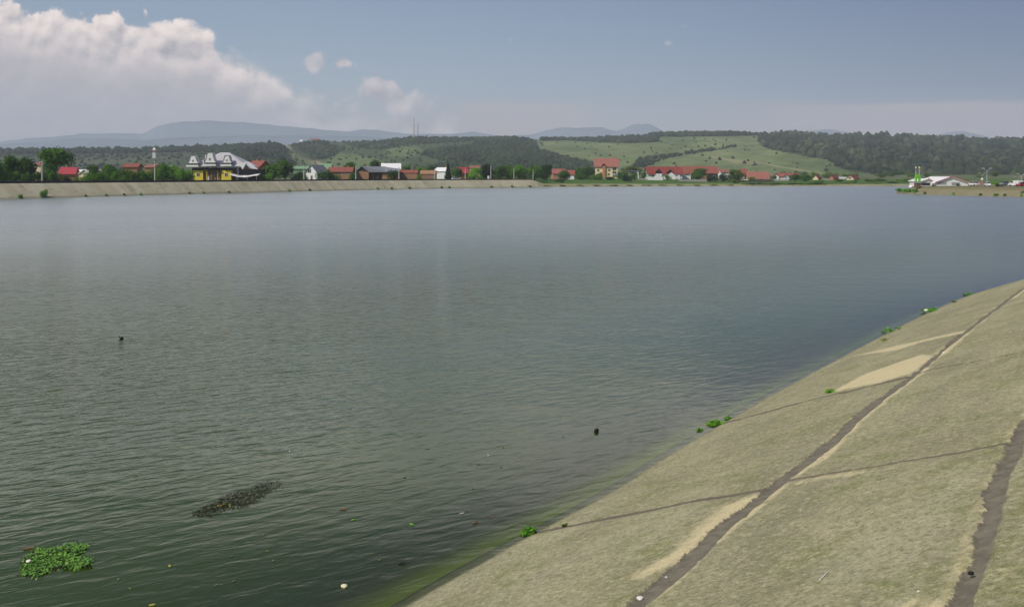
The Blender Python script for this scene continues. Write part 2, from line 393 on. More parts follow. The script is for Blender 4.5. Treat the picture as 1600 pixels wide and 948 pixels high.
def near_concrete():
    m_, t, b = mat('weathered_concrete'); v = t.coord('Object')
    mud = t.attr('mud').outputs['Fac']; sand = t.attr('sand').outputs['Fac']; joint = t.attr('joint').outputs['Fac']; nn = t.attr('across').outputs['Fac']
    grit = t.noise(v, 28, 4, .75); grit2 = t.noise(v, 75, 3, .7); mid = t.noise(v, 3.2, 5, .65); big = t.noise(v, .55, 4, .6)
    streak = t.noise(t.rots(v, -37, (1.0, 4.0, 3)), 1.1, 4, .6)
    c = t.mix(t.ss(big, .3, .7), (.215, .195, .135), (.30, .27, .19))
    c = t.mix(t.m('MULTIPLY', t.ss(streak, .45, .75), .5), c, (.36, .32, .22))
    moss = t.m('MULTIPLY', t.ss(t.m('ADD', t.noise(v, .8, 5, .65, .4), t.ss(nn, -3.2, -.8, 0, .10)), .47, .66), t.ss(mid, .35, .62))
    c = t.mix(t.m('MULTIPLY', moss, .75), c, (.155, .17, .055))
    band = t.noise(t.rots(v, 53, (.16, 1.0, .5)), .8, 4, .6)                # silt and water stains running along the bank
    c = t.mix(t.m('MULTIPLY', t.ss(band, .5, .68), .45), c, (.17, .16, .125)); c = t.mix(t.m('MULTIPLY', t.ss(band, .34, .46, 1, 0), .35), c, (.37, .345, .27))
    c = t.mix(t.m('MULTIPLY', t.ss(mid, .52, .72), .45), c, (.15, .14, .105))
    g3 = t.noise(v, 11, 5, .75)
    c = t.mix(t.m('MULTIPLY', t.ss(g3, .51, .63), .7), c, (.12, .12, .07))
    c = t.mix(t.m('MULTIPLY', t.ss(g3, .37, .48, 1, 0), .6), c, (.42, .385, .28))
    c = t.mix(t.m('MULTIPLY', t.ss(grit, .53, .66), .8), c, (.09, .085, .058))
    c = t.mix(t.m('MULTIPLY', t.ss(grit2, .56, .68), .8), c, (.46, .42, .32))
    vor = t.new('ShaderNodeTexVoronoi'); t.put(vor.inputs['Vector'], v); vor.inputs['Scale'].default_value = 9
    peb = t.m('MULTIPLY', t.ss(vor.outputs['Distance'], .05, .12, 1, 0), t.ss(t.sep(vor.outputs['Color'])[0], .72, .8))
    c = t.mix(t.m('MULTIPLY', peb, .8), c, (.55, .52, .44))
    sf = t.ss(t.m('ADD', sand, t.m('MULTIPLY', t.m('SUBTRACT', t.noise(t.rots(v, 40, (.7, 1.5, 1)), 6, 7, .78), .5), 2.0)), .25, .85)
    c = t.mix(t.m('MULTIPLY', sf, .9), c, t.mix(t.ss(grit, .35, .65), (.42, .35, .235), (.58, .495, .345)))
    fine = t.m('MULTIPLY', t.m('SUBTRACT', t.noise(v, 13, 6, .75), .5), .17)
    mf = t.ss(t.m('ADD', mud, fine), -.006, .014)
    mc = t.mix(t.ss(t.noise(v, 5, 4, .65), .35, .65), (.118, .102, .088), (.170, .150, .128))
    mc = t.mix(t.m('MULTIPLY', t.ss(grit2, .62, .7), .5), mc, (.36, .33, .28))
    c = t.mix(mf, c, mc)
    jf = t.ss(t.m('ADD', joint, t.m('MULTIPLY', fine, .45)), -.006, .012)
    c = t.mix(jf, c, (.125, .105, .09))
    wet = t.ss(t.m('ADD', nn, t.m('MULTIPLY', t.m('SUBTRACT', mid, .5), .25)), -10.02, -9.86, 1, 0)
    c = t.mix(t.m('MULTIPLY', wet, .55), c, (.075, .07, .055))
    # algae grown on the drowned part of the slope, dark line along the toe step
    deep = t.ss(nn, -9.98, -10.25)
    c = t.mix(t.m('MULTIPLY', deep, .8), c, t.mix(t.ss(mid, .35, .65), (.085, .08, .055), (.13, .12, .075)))
    al = t.m('MULTIPLY', t.ss(nn, -13.6, -11.3), t.ss(nn, -10.72, -10.6, 1, 0))
    c = t.mix(t.m('MULTIPLY', al, t.ss(t.noise(v, 1.1, 4, .6), .25, .6, .35, .9)), c, (.21, .25, .02))
    toe = t.m('MULTIPLY', t.ss(nn, -10.85, -10.65), t.ss(nn, -10.5, -10.36, 1, 0))
    c = t.mix(t.m('MULTIPLY', toe, .95), c, (.008, .009, .006))
    c = t.mix(1.0, c, (1.33, 1.33, 1.10), 'MULTIPLY')
    t.put(b.inputs['Base Color'], c); t.put(b.inputs['Roughness'], t.m('SUBTRACT', .95, t.m('MULTIPLY', mf, .15)))
    b.inputs['Specular IOR Level'].default_value = .25
    h = t.m('ADD', t.m('MULTIPLY', grit, .6), t.m('MULTIPLY', grit2, .4))
    t.put(b.inputs['Normal'], t.bump(h, .55, .02, t.bump(mid, .4, .06)))
    return m_
M['slope'] = near_concrete()

def far_concrete():
    m_, t, b = mat('far_bank_concrete'); v = t.coord('Object')
    al = t.attr('along').outputs['Fac']; up = t.attr('up').outputs['Fac']
    sl = t.m('ADD', al, t.m('MULTIPLY', up, 5.0))
    st_ = t.noise(t.xyz(sl, t.m('MULTIPLY', up, .6)), .16, 4, .7)
    st2 = t.noise(t.xyz(sl, t.m('MULTIPLY', up, 1.2), 4.0), .5, 4, .65)
    c = t.mix(t.ss(st_, .3, .75), (.34, .31, .20), (.48, .44, .31))
    c = t.mix(t.m('MULTIPLY', t.ss(st2, .5, .72), .38), c, (.15, .135, .09))
    c = t.mix(t.m('MULTIPLY', t.ss(t.noise(v, .5, 5, .7), .5, .7), .45), c, (.12, .12, .06))
    lowb = t.ss(up, .2, .02)
    c = t.mix(t.m('MULTIPLY', lowb, .55), c, (.11, .11, .065))
    t.put(b.inputs['Base Color'], c); b.inputs['Roughness'].default_value = .95
    return m_
M['farbank'] = far_concrete()

def grass_mat(name, a, c2, tan=(.28, .24, .13), sc_=.08):
    m_, t, b = mat(name); v = t.coord('Object')
    n = t.noise(v, sc_, 6, .65); n2 = t.noise(v, sc_ * 9, 4, .65)
    c = t.mix(t.ss(n, .35, .65), a, c2); c = t.mix(t.m('MULTIPLY', t.ss(n2, .5, .7), .5), c, tan)
    t.put(b.inputs['Base Color'], c); b.inputs['Roughness'].default_value = 1.0; b.inputs['Specular IOR Level'].default_value = .1
    return m_
M['grass'] = grass_mat('meadow_grass', (.06, .125, .022), (.085, .16, .03), (.14, .15, .06))
M['shore'] = grass_mat('sandy_shore', (.36, .32, .20), (.20, .21, .09), (.40, .35, .22), .12)
M['meadow'] = grass_mat('far_meadow', (.10, .125, .055), (.14, .16, .075), (.17, .16, .09), .03)
M['bed'] = simple('lake_mud', (.07, .07, .045), .95, .2)
M['asphalt'] = simple('asphalt', (.05, .05, .05), .9, .2)
M['crest'] = simple('crest_gravel', (.24, .21, .17), .95, .2)

def hill_mat():
    m_, t, b = mat('hill_vegetation'); v = t.coord('Object')
    a = t.attr('cover').outputs['Color']
    n = t.noise(v, .035, 6, .7); n2 = t.noise(v, .18, 4, .7)
    c = t.mix(t.m('MULTIPLY', t.ss(n, .45, .7), .5), a, t.mix(.5, a, (.05, .065, .03)))
    c = t.mix(t.m('MULTIPLY', t.ss(n2, .50, .66), .5), c, t.mix(.6, c, (.035, .055, .022)))
    t.put(b.inputs['Base Color'], c); b.inputs['Roughness'].default_value = 1.0; b.inputs['Specular IOR Level'].default_value = .05
    return m_
M['hill'] = hill_mat()
def crown_mat():
    m_, t, b = mat('forest_foliage'); v = t.coord('Object'); a = t.attr('tone').outputs['Color']
    n = t.noise(v, .9, 4, .7)
    c = t.mix(t.ss(n, .35, .65), t.mix(.5, a, (.01, .02, .008)), a)
    t.put(b.inputs['Base Color'], c); b.inputs['Roughness'].default_value = .9; b.inputs['Specular IOR Level'].default_value = .1
    t.put(b.inputs['Normal'], t.bump(n, .8, 1.0))
    return m_
M['forest'] = crown_mat()
M['mountain'] = simple('hazed_mountain_forest', (.13, .17, .20), 1.0, .3, .002, spec=0)  # pale blue tint puts part of the distance haze into the colour

def water_mat():
    m_, t, b = mat('lake_water'); v = t.coord('Object'); x, y, z = t.sep(v)
    t.n.remove(b)
    s = t.m('ADD', t.m('MULTIPLY', x, .6), t.m('MULTIPLY', y, .8))
    fc_ = t.new('ShaderNodeFloatCurve'); t.put(fc_.inputs['Value'], t.lin(s, -30, 150)); c_ = fc_.mapping.curves[0]
    tx, ty = (SHORE_TAB[0] + 30) / 180, (SHORE_TAB[1] + 4) / 60
    while len(c_.points) > 2: c_.points.remove(c_.points[1])
    c_.points[0].location = (tx[0], ty[0]); c_.points[1].location = (tx[-1], ty[-1])
    for q_ in range(1, len(tx) - 1): c_.points.new(tx[q_], ty[q_])
    for q_ in c_.points: q_.handle_type = 'VECTOR'
    fc_.mapping.update()
    bend = t.m('SUBTRACT', t.m('MULTIPLY', fc_.outputs[0], 60), 4)
    n = t.m('SUBTRACT', t.m('SUBTRACT', t.m('MULTIPLY', x, .8), t.m('MULTIPLY', y, .6)), bend)
    depth = t.m('MAXIMUM', t.m('MULTIPLY', t.m('SUBTRACT', -10.0, n), K), 0.0)
    body_f = t.m('SUBTRACT', 1.0, t.m('EXPONENT', t.m('MULTIPLY', depth, -1.05)))
    # waves: short wind ripples over longer low ones, stronger in gust patches
    r1 = t.noise(t.rots(v, 30, (.55, 1.6, 1)), 2.1, 2, .5, .5)
    r2 = t.noise(t.rots(v, 8, (.55, 1.4, 1)), 3.2, 3, .6, .4)
    r3 = t.noise(t.rots(v, -12, (.5, 1.2, 1)), .42, 3, .5, .2)
    gust = t.noise(t.rots(v, 10, (.25, 1, 1)), .03, 4, .6)
    lee = t.ss(n, -11.5, -36.0, .17, 1.2)
    h = t.m('ADD', t.m('ADD', t.m('MULTIPLY', r1, .066), t.m('MULTIPLY', r2, .018)), t.m('MULTIPLY', r3, .085))
    dist = t.m('SQRT', t.m('ADD', t.m('MULTIPLY', x, x), t.m('MULTIPLY', y, y)))
    h = t.m('MULTIPLY', t.m('MULTIPLY', h, t.lin(gust, .3, .7, .7, 1.3)), t.m('MULTIPLY', lee, t.ss(dist, 22, 75, 1.0, .50)))
    nrm = t.bump(h, 1.0, 1.0)
    fr = t.new('ShaderNodeFresnel'); fr.inputs['IOR'].default_value = 1.333; t.l.new(nrm, fr.inputs['Normal'])
    gl = t.new('ShaderNodeBsdfGlossy'); t.put(gl.inputs['Roughness'], t.ss(dist, 25, 150, .08, .30)); gl.inputs['Color'].default_value = (.93, .95, .94, 1); t.l.new(nrm, gl.inputs['Normal'])
    df = t.new('ShaderNodeBsdfDiffuse')
    murk = t.noise(v, .09, 3, .5)
    t.put(df.inputs['Color'], t.mix(t.ss(murk, .3, .7), (.033, .058, .003), (.042, .067, .006)))
    tr = t.new('ShaderNodeBsdfTransparent'); tr.inputs[0].default_value = (.85, .92, .75, 1)
    mb = t.new('ShaderNodeMixShader'); t.put(mb.inputs[0], body_f); t.l.new(tr.outputs[0], mb.inputs[1]); t.l.new(df.outputs[0], mb.inputs[2])
    mx = t.new('ShaderNodeMixShader'); t.l.new(fr.outputs[0], mx.inputs[0]); t.l.new(mb.outputs[0], mx.inputs[1]); t.l.new(gl.outputs[0], mx.inputs[2])
    out = next(n_ for n_ in t.n if n_.type == 'OUTPUT_MATERIAL'); t.l.new(mx.outputs[0], out.inputs[0])
    return m_
M['water'] = water_mat()

# ================================================================== SETTING
b_ = MB(); b_.add([(-9000, -250, -6), (9000, -250, -6), (9000, 9800, -6), (-9000, 9800, -6)], [(0, 1, 2, 3)])
set_tag(b_.build('ground', M['bed']), kind='structure')
b_ = MB(); b_.add([(-1500, -200, 0), (1500, -200, 0), (1500, 1000, 0), (-1500, 1000, 0)], [(0, 1, 2, 3)])
set_tag(b_.build('water', M['water']), kind='structure')

# ---- near concrete slope with eroded joints
def uv_of(X, Y, Z): return CU + F * X / Y, HV + F * (EYE - Z) / Y
s_ax = np.concatenate([np.arange(-25, 4, .6), np.arange(4, 20, .032), 20 * np.exp(np.arange(0, 1.95, .0075))])
n_ax = np.concatenate([np.arange(-19, -11, .5), np.arange(-11, -9.4, .04), np.arange(-9.4, .001, .045), [0.02]])
N_, S_ = np.meshgrid(n_ax, s_ax)
def poly_sn(lst): return [slope_sn(*a) for a in lst]
L1 = poly_sn([(940, 990), (990, 948), (1100, 853), (1220, 750), (1330, 662), (1440, 575), (1520, 510), (1600, 450)])
L2 = poly_sn([(1475, 1010), (1497, 948), (1530, 850), (1568, 743), (1600, 665), (1660, 560)])
L1 = [(L1[0][0] - 6, L1[0][1] - .2)] + L1 + [(120, L1[-1][1])]; L2 = [(L2[0][0] - 6, L2[0][1])] + L2 + [(120, L2[-1][1])]
def cross(lst, w_, seed):
    ns = np.interp(S_, [a[0] for a in lst], [a[1] for a in lst])
    rag = (fbm(S_ * 1.1, N_ * .6, seed, 5, .62) - .5) * .34
    rag2 = (fbm(S_ * 1.3, N_ * .5 + 9, seed + 5, 5, .62) - .5) * .16
    d = N_ - ns
    return np.where(d < 0, w_ + rag + d, w_ * .9 + rag2 - d), d
m1, d1 = cross(L1, .165 - .05 * sstep(S_, 16, 34), 3); m2, d2 = cross(L2, .115, 31)
mud = np.maximum(m1, m2)
J = [[(800, 838), (870, 825), (1030, 793), (1190, 764), (1235, 749), (1400, 722), (1570, 692), (1650, 678)],
     [(1120, 663), (1145, 657), (1290, 618), (1410, 590), (1450, 578), (1530, 563), (1600, 548), (1680, 530)]]
wig = (fbm(S_ * .8, N_ * 1.2, 77, 4) - .5) * .22
joint = np.full(S_.shape, -1.0)
for lst, wd in zip(J, (.075, .075)):
    pn = poly_sn(lst); jd = sdf_line(S_ + wig, N_, pn); wv2 = wd * (.55 + .9 * fbm(N_ * 1.3, S_ * .2, 41, 3)) * np.where(N_ < -5.3, 1.7, 1)
    joint = np.maximum(joint, wv2 - jd)
XW = S_ * .6 + (N_ + shift(S_)) * .8; YW = S_ * .8 - (N_ + shift(S_)) * .6; ZW = K * (N_ + 10)
sand = np.zeros(S_.shape)
sand = np.maximum(sand, sstep(sdf_poly(S_, N_, poly_sn([(1188, 768), (1192, 775), (1130, 835), (1070, 872), (1000, 905), (985, 900), (1060, 858), (1090, 825), (1130, 790)])), -.28, .25))
sand = np.maximum(sand, sstep(sdf_poly(S_, N_, poly_sn([(1298, 612), (1350, 585), (1440, 553), (1462, 556), (1425, 583), (1370, 598)])), -.25, .25))
sand = np.maximum(sand, .75 * sstep(sdf_poly(S_, N_, poly_sn([(1330, 556), (1400, 540), (1510, 515), (1516, 518), (1440, 535), (1400, 548)])), -.15, .15))
right_w = .16 + .28 * fbm(S_ * .5, S_ * 0 + 3, 12, 3)
sand = np.maximum(sand, .8 * (d1 > 0) * sstep(right_w + .12 - d1, 0, .26) * sstep(fbm(S_ * .35, N_ * .4, 13, 3), .3, .5))
sand = np.maximum(sand, .5 * (d1 < 0) * sstep(.30 + d1, 0, .14) * sstep(fbm(S_ * .6, N_ * .4, 63, 3), .45, .65))
sand = np.maximum(sand, .52 * (d2 < 0) * sstep(.32 + d2, 0, .2) * sstep(fbm(S_ * .5, N_ * .4, 23, 3), .35, .6))
sand = np.maximum(sand, .55 * sstep(sdf_poly(S_, N_, poly_sn([(1380, 960), (1420, 935), (1480, 930), (1475, 960)])), -.1, .1))
sand = np.maximum(sand, .6 * sstep(.3 - sdf_line(S_, N_, poly_sn([(1255, 752), (1340, 738)])), 0, .25))
rec = .045 * sstep(mud, -.02, .03) + .018 * sstep(joint, -.01, .02)
und = (fbm(S_ * .9, N_ * .9, 50, 4) - .5) * .05
toe = .14 * sstep(-N_, 10.5, 10.56)
ZW = ZW - rec + und * sstep(N_, -10.4, -9.5) - toe + (fbm(S_ * 6, N_ * 6, 8, 2) - .5) * .012 * sstep(N_, -10.2, -9.8)
set_tag(grid_mesh('embankment', XW, YW, ZW, M['slope'], attrs=dict(mud=mud, sand=sand, joint=joint, across=N_)), kind='structure')
# crest and land behind the near slope
s2 = np.array([-25., 0, 20, 40, 55, 70, 85, 100, 120, 138]); n2 = np.array([0.02, .6, 3, 40.])
NN, SS = np.meshgrid(n2, s2); ZZ = np.array([K * 10 - .004, 3.93, 3.93, 3.6])[None, :].repeat(len(s2), 0)
set_tag(grid_mesh('path', SS * .6 + (NN + shift(SS)) * .8, SS * .8 - (NN + shift(SS)) * .6, ZZ, M['crest']), kind='structure')

# ---- far land: embankment on the left, low shore in the middle
SH_U = [-700, -300, 0, 100, 200, 300, 400, 500, 600, 700, 800, 860, 1000, 1100, 1395, 1700, 2600]
SH_V = [329, 319.5, 311.4, 308.7, 306, 303.4, 300.9, 298.4, 296.2, 294.5, 293.2, 292.6, 291.8, 291.3, 291.2, 291.2, 291.2]
CR_U = [-700, 0, 300, 500, 700, 850, 2600]; CR_V = [291, 287, 284.6, 282.6, 281.6, 281.2, 281.2]
def shoreD(u): return EYE * F / (np.interp(u, SH_U, SH_V) - HV)
def columns(u):
    u = np.asarray(u, float); D = shoreD(u)
    zt = EYE - (np.interp(u, CR_U, CR_V) - HV) / F * (D + 10)
    wA = 1 - sstep(u, 829, 853)
    zb = EYE - (288.4 - HV) / F * (D + 7); zg = EYE - (np.interp(u, [850, 960, 1100, 1300, 2600], [281.0, 282, 284.0, 284.5, 284.5]) - HV) / F * (D + 45)
    DA = [D - 8, D, D + 10, D + 16, D + 18, D + 60, 900 + 0 * D, 1500 + 0 * D]; ZA = [-3.4 + 0 * D, 0 * D, zt, zt, zt - .15, zt, zt + 1, zt + 1]
    DB = [D - 8, D, D + 7, D + 12, D + 45, D + 110, 900 + 0 * D, 1500 + 0 * D]; ZB = [-3.4 + 0 * D, 0 * D, zb, zb + .25, zg, zg + 1.2, zg + 3, zg + 3]
    Dm = [a * wA + b * (1 - wA) for a, b in zip(DA, DB)]; Zm = [a * wA + b * (1 - wA) for a, b in zip(ZA, ZB)]
    return np.array(Dm), np.array(Zm), wA
def land_z(X, Y):
    u = CU + F * X / Y; D_, Z_, _ = columns(u); return float(np.interp(Y, D_, Z_))
uu = np.concatenate([np.arange(-1500, 824, 12.), np.arange(824, 858, 2.), np.arange(860, 2600, 12.)])
Dm, Zm, wA = columns(uu)
def refine(A, k):   # subdivide rows
    o = [A[0]]
    for a, b, kk in zip(A[:-1], A[1:], k):
        for j in range(1, kk + 1): o.append(a + (b - a) * j / kk)
    return np.array(o)
kk = [2, 6, 2, 1, 3, 6, 2]
Dr = refine(Dm, kk); Zr = refine(Zm, kk); Xr = (uu[None] - CU) / F * Dr
rowk = np.repeat(np.arange(7), kk)
Zr = Zr + (fbm(Xr * .25, Dr * .25, 91, 3) - .5) * .35 * ((Dr > shoreD(uu)[None] - 1) & (Dr < shoreD(uu)[None] + 9))
conc = (wA[:-1] + wA[1:]) / 2 > .5
cell_row = rowk[:, None].repeat(len(uu) - 1, 1); cell_c = conc[None].repeat(len(rowk), 0)
idx = np.where(cell_c, np.select([cell_row < 2, cell_row == 2, cell_row == 3, cell_row > 4], [0, 4, 1, 5], 2), np.select([cell_row < 2, cell_row == 2, cell_row > 4], [3, 3, 5], 2))
along = np.cumsum(np.concatenate([[0], np.hypot(np.diff((uu - CU) / F * shoreD(uu)), np.diff(shoreD(uu)))]))
upk = np.clip((Dr - shoreD(uu)[None]) / 10, -1, 1.5)
set_tag(grid_mesh('terrain', Xr, Dr, Zr, [M['farbank'], M['asphalt'], M['grass'], M['shore'], M['crest'], M['meadow']], mat_idx=idx,
                  attrs=dict(along=along[None].repeat(len(Dr), 0), up=upk)), kind='structure')

# ---- promontory on the right
front = [(u_, EYE * F / (v_ - HV)) for u_, v_ in [(2100, 318), (1900, 315.5), (1750, 312), (1660, 309.6), (1600, 308.2), (1540, 306.8), (1480, 305.3), (1440, 304), (1412, 303), (1396, 301.6)]]
outl = [(Xat(u_, d_), d_) for u_, d_ in front] + [(136, 316), (150, 328), (180, 345), (230, 362), (330, 372), (700, 372), (700, 200)]
def inset(pl, dist):
    o = []; n = len(pl)
    for i in range(n):
        a = Vector(pl[i - 1]).to_2d() if False else Vector((*pl[i - 1], 0)); b = Vector((*pl[i], 0)); c = Vector((*pl[(i + 1) % n], 0))
        e1 = (b - a).normalized(); e2 = (c - b).normalized()
        n1 = Vector((e1.y, -e1.x, 0)); n2_ = Vector((e2.y, -e2.x, 0)); nm = (n1 + n2_).normalized(); k_ = max(.5, nm.dot(n1))
        o.append((b.x + nm.x * dist / k_, b.y + nm.y * dist / k_))
    return o
PZ = 2.3
rings = [(inset(outl, -5), -2.5), (outl, 0.0), (inset(outl, 4.5), 1.75), (inset(outl, 6.0), PZ), (inset(outl, 9.0), PZ + .05)]
b_ = MB(); n = len(outl)
for ri, ((ra, za), (rb, zb)) in enumerate(zip(rings[:-1], rings[1:])):
    for i in range(n):
        j = (i + 1) % n
        b_.add([(*ra[i], za), (*ra[j], za), (*rb[j], zb), (*rb[i], zb)], [(0, 1, 2, 3)], 0 if ri < 2 else 1)
b_.add([(*a, PZ + .05) for a in rings[-1][0]], [tuple(range(n))], 1)
M['promontory'] = grass_mat('promontory_gravel', (.27, .235, .15), (.22, .20, .11), (.13, .15, .055), .3)
M['dryground'] = grass_mat('dry_ground', (.17, .165, .075), (.22, .19, .11), (.10, .13, .04), .15)
set_tag(b_.build('bank', [M['promontory'], M['dryground']]), kind='structure')

# ---- hills and mountains
def strip(name, sky_pts, D0, D1, zb, u0, u1, du, rows, m_, back=.35, cover=None, rough=2.0, seed=0, power=1.0):
    us = np.arange(u0, u1 + 1, du, dtype=float); ts = np.concatenate([np.linspace(0, 1, rows), [1 + back * .4, 1 + back]])
    vt = np.interp(us, [a[0] for a in sky_pts], [a[1] for a in sky_pts])
    zt = EYE - (vt - HV) / F * D1
    T, U = np.meshgrid(ts, us, indexing='ij')
    D = D0 + (D1 - D0) * T; X = (U - CU) / F * D
    st_ = np.where(T <= 1, np.clip(T, 0, 1) ** power, 1 - (T - 1) / back * .5)
    Z = zb + (zt[None] - zb) * st_
    Z = Z + (fbm(X / 90, D / 90, seed, 4) - .5) * rough * np.clip(T * 4, 0, 1) * np.where(T > .97, .3, 1)
    kw = {}
    if cover: kw['colors'] = dict(cover=cover(U, HV + F * (EYE - Z) / D, X, D))
    o = set_tag(grid_mesh(name, X, D, Z, m_, **kw), kind='structure')
    return o, us, ts, D, X, Z
MT1 = [(-900, 225), (-300, 224), (0, 222), (40, 216), (90, 214), (130, 209), (190, 208), (222, 210), (245, 197), (268, 192), (320, 188.5), (350, 190), (400, 193), (420, 195), (480, 200), (540, 206),
       (560, 203), (575, 202), (600, 205), (640, 209), (700, 210), (740, 206), (780, 212), (830, 211), (850, 205), (872, 200), (940, 199), (962, 206), (990, 195), (1010, 193.5), (1022, 196), (1036, 206), (1060, 216), (1150, 218),
       (1220, 213), (1250, 206), (1275, 204), (1300, 202.5), (1322, 207), (1360, 216), (1440, 215), (1478, 208), (1492, 205.5), (1510, 205.5), (1530, 210), (1560, 220), (1700, 222), (2400, 216)]
MT0 = [(-900, 215), (-300, 218), (0, 226), (60, 221), (150, 216), (230, 219), (300, 214), (420, 212), (520, 212), (620, 215), (720, 214), (850, 220), (950, 214), (1040, 219), (1250, 216), (1500, 218), (2400, 224)]
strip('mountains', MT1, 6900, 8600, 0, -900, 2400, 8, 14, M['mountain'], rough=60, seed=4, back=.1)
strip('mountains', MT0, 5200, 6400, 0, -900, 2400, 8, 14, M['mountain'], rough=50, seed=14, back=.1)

POLY = dict(
    plantation=[(650, 240), (690, 232), (735, 227), (765, 212), (815, 211), (836, 222), (842, 234), (880, 244), (915, 254), (952, 263), (945, 278), (620, 278), (660, 264), (700, 254)],
    crest_band=[(845, 213), (1030, 206), (1026, 222), (985, 224), (930, 222), (880, 219), (845, 220)],
    crest_wood=[(1010, 200), (1210, 200), (1205, 211), (1150, 212.5), (1060, 214), (1015, 213)],
    forest=[(1188, 200), (1186, 225), (1202, 233), (1240, 240), (1272, 247), (1296, 250), (1308, 262), (1335, 269), (1400, 277), (1440, 282), (2500, 288), (2500, 195)],
    knoll=[(455, 224), (480, 214), (520, 216), (512, 224), (540, 232), (520, 245), (490, 252), (470, 246), (455, 236)],
    hillcrest=[(530, 214), (640, 208), (720, 212), (765, 211), (755, 220), (690, 224), (640, 226), (600, 234), (560, 232), (535, 224)])
def cover2(U, V, X, D):
    n1 = fbm(X / 60, D / 160, 5, 4)[..., None]; n2_ = fbm(X / 25, D / 60, 6, 4)[..., None]
    jit = (fbm(U / 9, V / 5, 9, 3) - .5) * 7
    c = np.array([.075, .105, .045]) + (n1 - .5) * np.array([.05, .06, .03])
    mead = sstep(U, 815, 860)[..., None]
    c = c * (1 - mead) + (np.array([.165, .205, .082]) + (n1 - .5) * np.array([.16, .13, .07])) * mead
    c = c * (.68 + .64 * fbm(U / 16, V / 2.6, 71, 4)[..., None]) * (.8 + .4 * fbm(U / 50, V / 9, 72, 3)[..., None])
    def put(mask, col, k=1.0):
        nonlocal c
        mk = (np.clip(mask, 0, 1) * k)[..., None]; c = c * (1 - mk) + (np.array(col) * (.75 + .5 * n2_)) * mk
    for pl in ([(470, 224), (500, 223), (530, 236), (570, 246), (620, 258), (600, 270), (540, 268), (500, 256), (520, 246)], [(600, 232), (650, 226), (665, 236), (640, 246), (610, 244)]):
        put(sstep(sdf_poly(U, V, pl) + jit, -3, 3), (.15, .20, .075), .8)
    put(sstep(3.4 - sdf_line(U, V, [(444, 228), (460, 237), (480, 247), (505, 258), (530, 266)]) + jit * .2, 0, 2), (.30, .25, .16))
    put(sstep(sdf_poly(U, V, [(462, 243), (478, 243), (500, 254), (515, 262), (496, 262), (480, 252)]) + jit * .3, -1, 2), (.36, .29, .19), .9)
    put(sstep(6 - sdf_line(U, V, [(440, 232), (470, 247), (505, 266)]) + jit * .3, 0, 3), (.14, .19, .07), .6)
    put(sstep(1.3 - sdf_line(U, V, [(1112, 245), (1140, 250), (1185, 254), (1215, 260), (1290, 272), (1330, 277)]) + jit * .1, 0, 1.2), (.40, .34, .19), .9)
    put(sstep(sdf_poly(U, V, [(1110, 245), (1150, 249), (1195, 254), (1180, 257), (1150, 256)]) + jit * .4, -1, 2), (.32, .28, .15), .7)
    put(sstep(1 - sdf_line(U, V, [(1128, 220), (1152, 219)]), 0, 1), (.32, .27, .16), .8)
    for a in ([(862, 240), (876, 242)], [(800, 228), (840, 231)], [(770, 236), (790, 239)]): put(sstep(1.2 - sdf_line(U, V, a), 0, 1.2), (.30, .26, .19), .7)
    put(sstep(4.5 - sdf_line(U, V, [(985, 262), (1000, 250), (1015, 246), (1040, 245)]) + jit * .4, 0, 3), (.055, .075, .035), .85)
    put(sstep(1.4 - sdf_line(U, V, [(1015, 246), (1060, 243), (1100, 237), (1150, 229)]) + jit * .1, 0, 1.5), (.05, .065, .032), .9)
    for k in ('plantation', 'crest_band', 'crest_wood', 'forest', 'knoll', 'hillcrest'):
        put(sstep(sdf_poly(U, V, POLY[k]) + jit * .4, -2, 2), (.040, .058, .028) if k != 'forest' else (.035, .05, .03), .92)
    return np.clip(c, .01, 1)
B2S = [(380, 240), (430, 233), (450, 226), (478, 221), (500, 220.5), (540, 222), (600, 219.5), (640, 214), (700, 216), (760, 215.5), (800, 214), (825, 217), (850, 219), (900, 219), (950, 218), (1000, 216), (1020, 212),
       (1060, 211), (1100, 210), (1150, 210), (1190, 212), (1235, 209), (1260, 211), (1300, 213), (1370, 212), (1400, 213), (1470, 215), (1500, 216), (1520, 220.5), (1560, 219), (1600, 218), (1800, 214), (2100, 210), (2500, 214)]
hill2 = strip('hills', B2S, 900, 2050, -4, 380, 2500, 4, 110, M['hill'], cover=cover2, rough=5, seed=21)
def cover1(U, V, X, D):
    n1 = fbm(X / 70, D / 160, 15, 4)[..., None]; n2_ = fbm(X / 25, D / 60, 16, 4)[..., None]
    c = np.array([.085, .105, .055]) + (n1 - .5) * np.array([.09, .09, .05])
    jit = (fbm(U / 12, V / 6, 19, 3) - .5) * 8
    dark = np.maximum(sstep(-V + np.interp(U, [-900, 0, 300, 500], [243, 243, 238, 240]) + jit, -3, 3), sstep(sdf_poly(U, V, [(330, 226), (420, 220), (445, 225), (480, 262), (400, 262), (350, 252)]) + jit * .4, -3, 3))
    dark = np.maximum(dark, sstep(fbm(X / 60, D / 200, 33, 3), .5, .62) * .7)[..., None]
    c = c * (1 - dark) + np.array([.038, .054, .03]) * (.75 + .5 * n2_) * dark
    return np.clip(c, .01, 1)
B1S = [(-900, 232), (-300, 236), (0, 236), (100, 235.5), (200, 235), (260, 233), (340, 231), (380, 229), (400, 228), (422, 226), (435, 229), (450, 239), (470, 256), (480, 268), (500, 274)]
hill1 = strip('hills', B1S, 900, 1750, -4, -900, 500, 4, 80, M['hill'], cover=cover1, rough=4, seed=41)

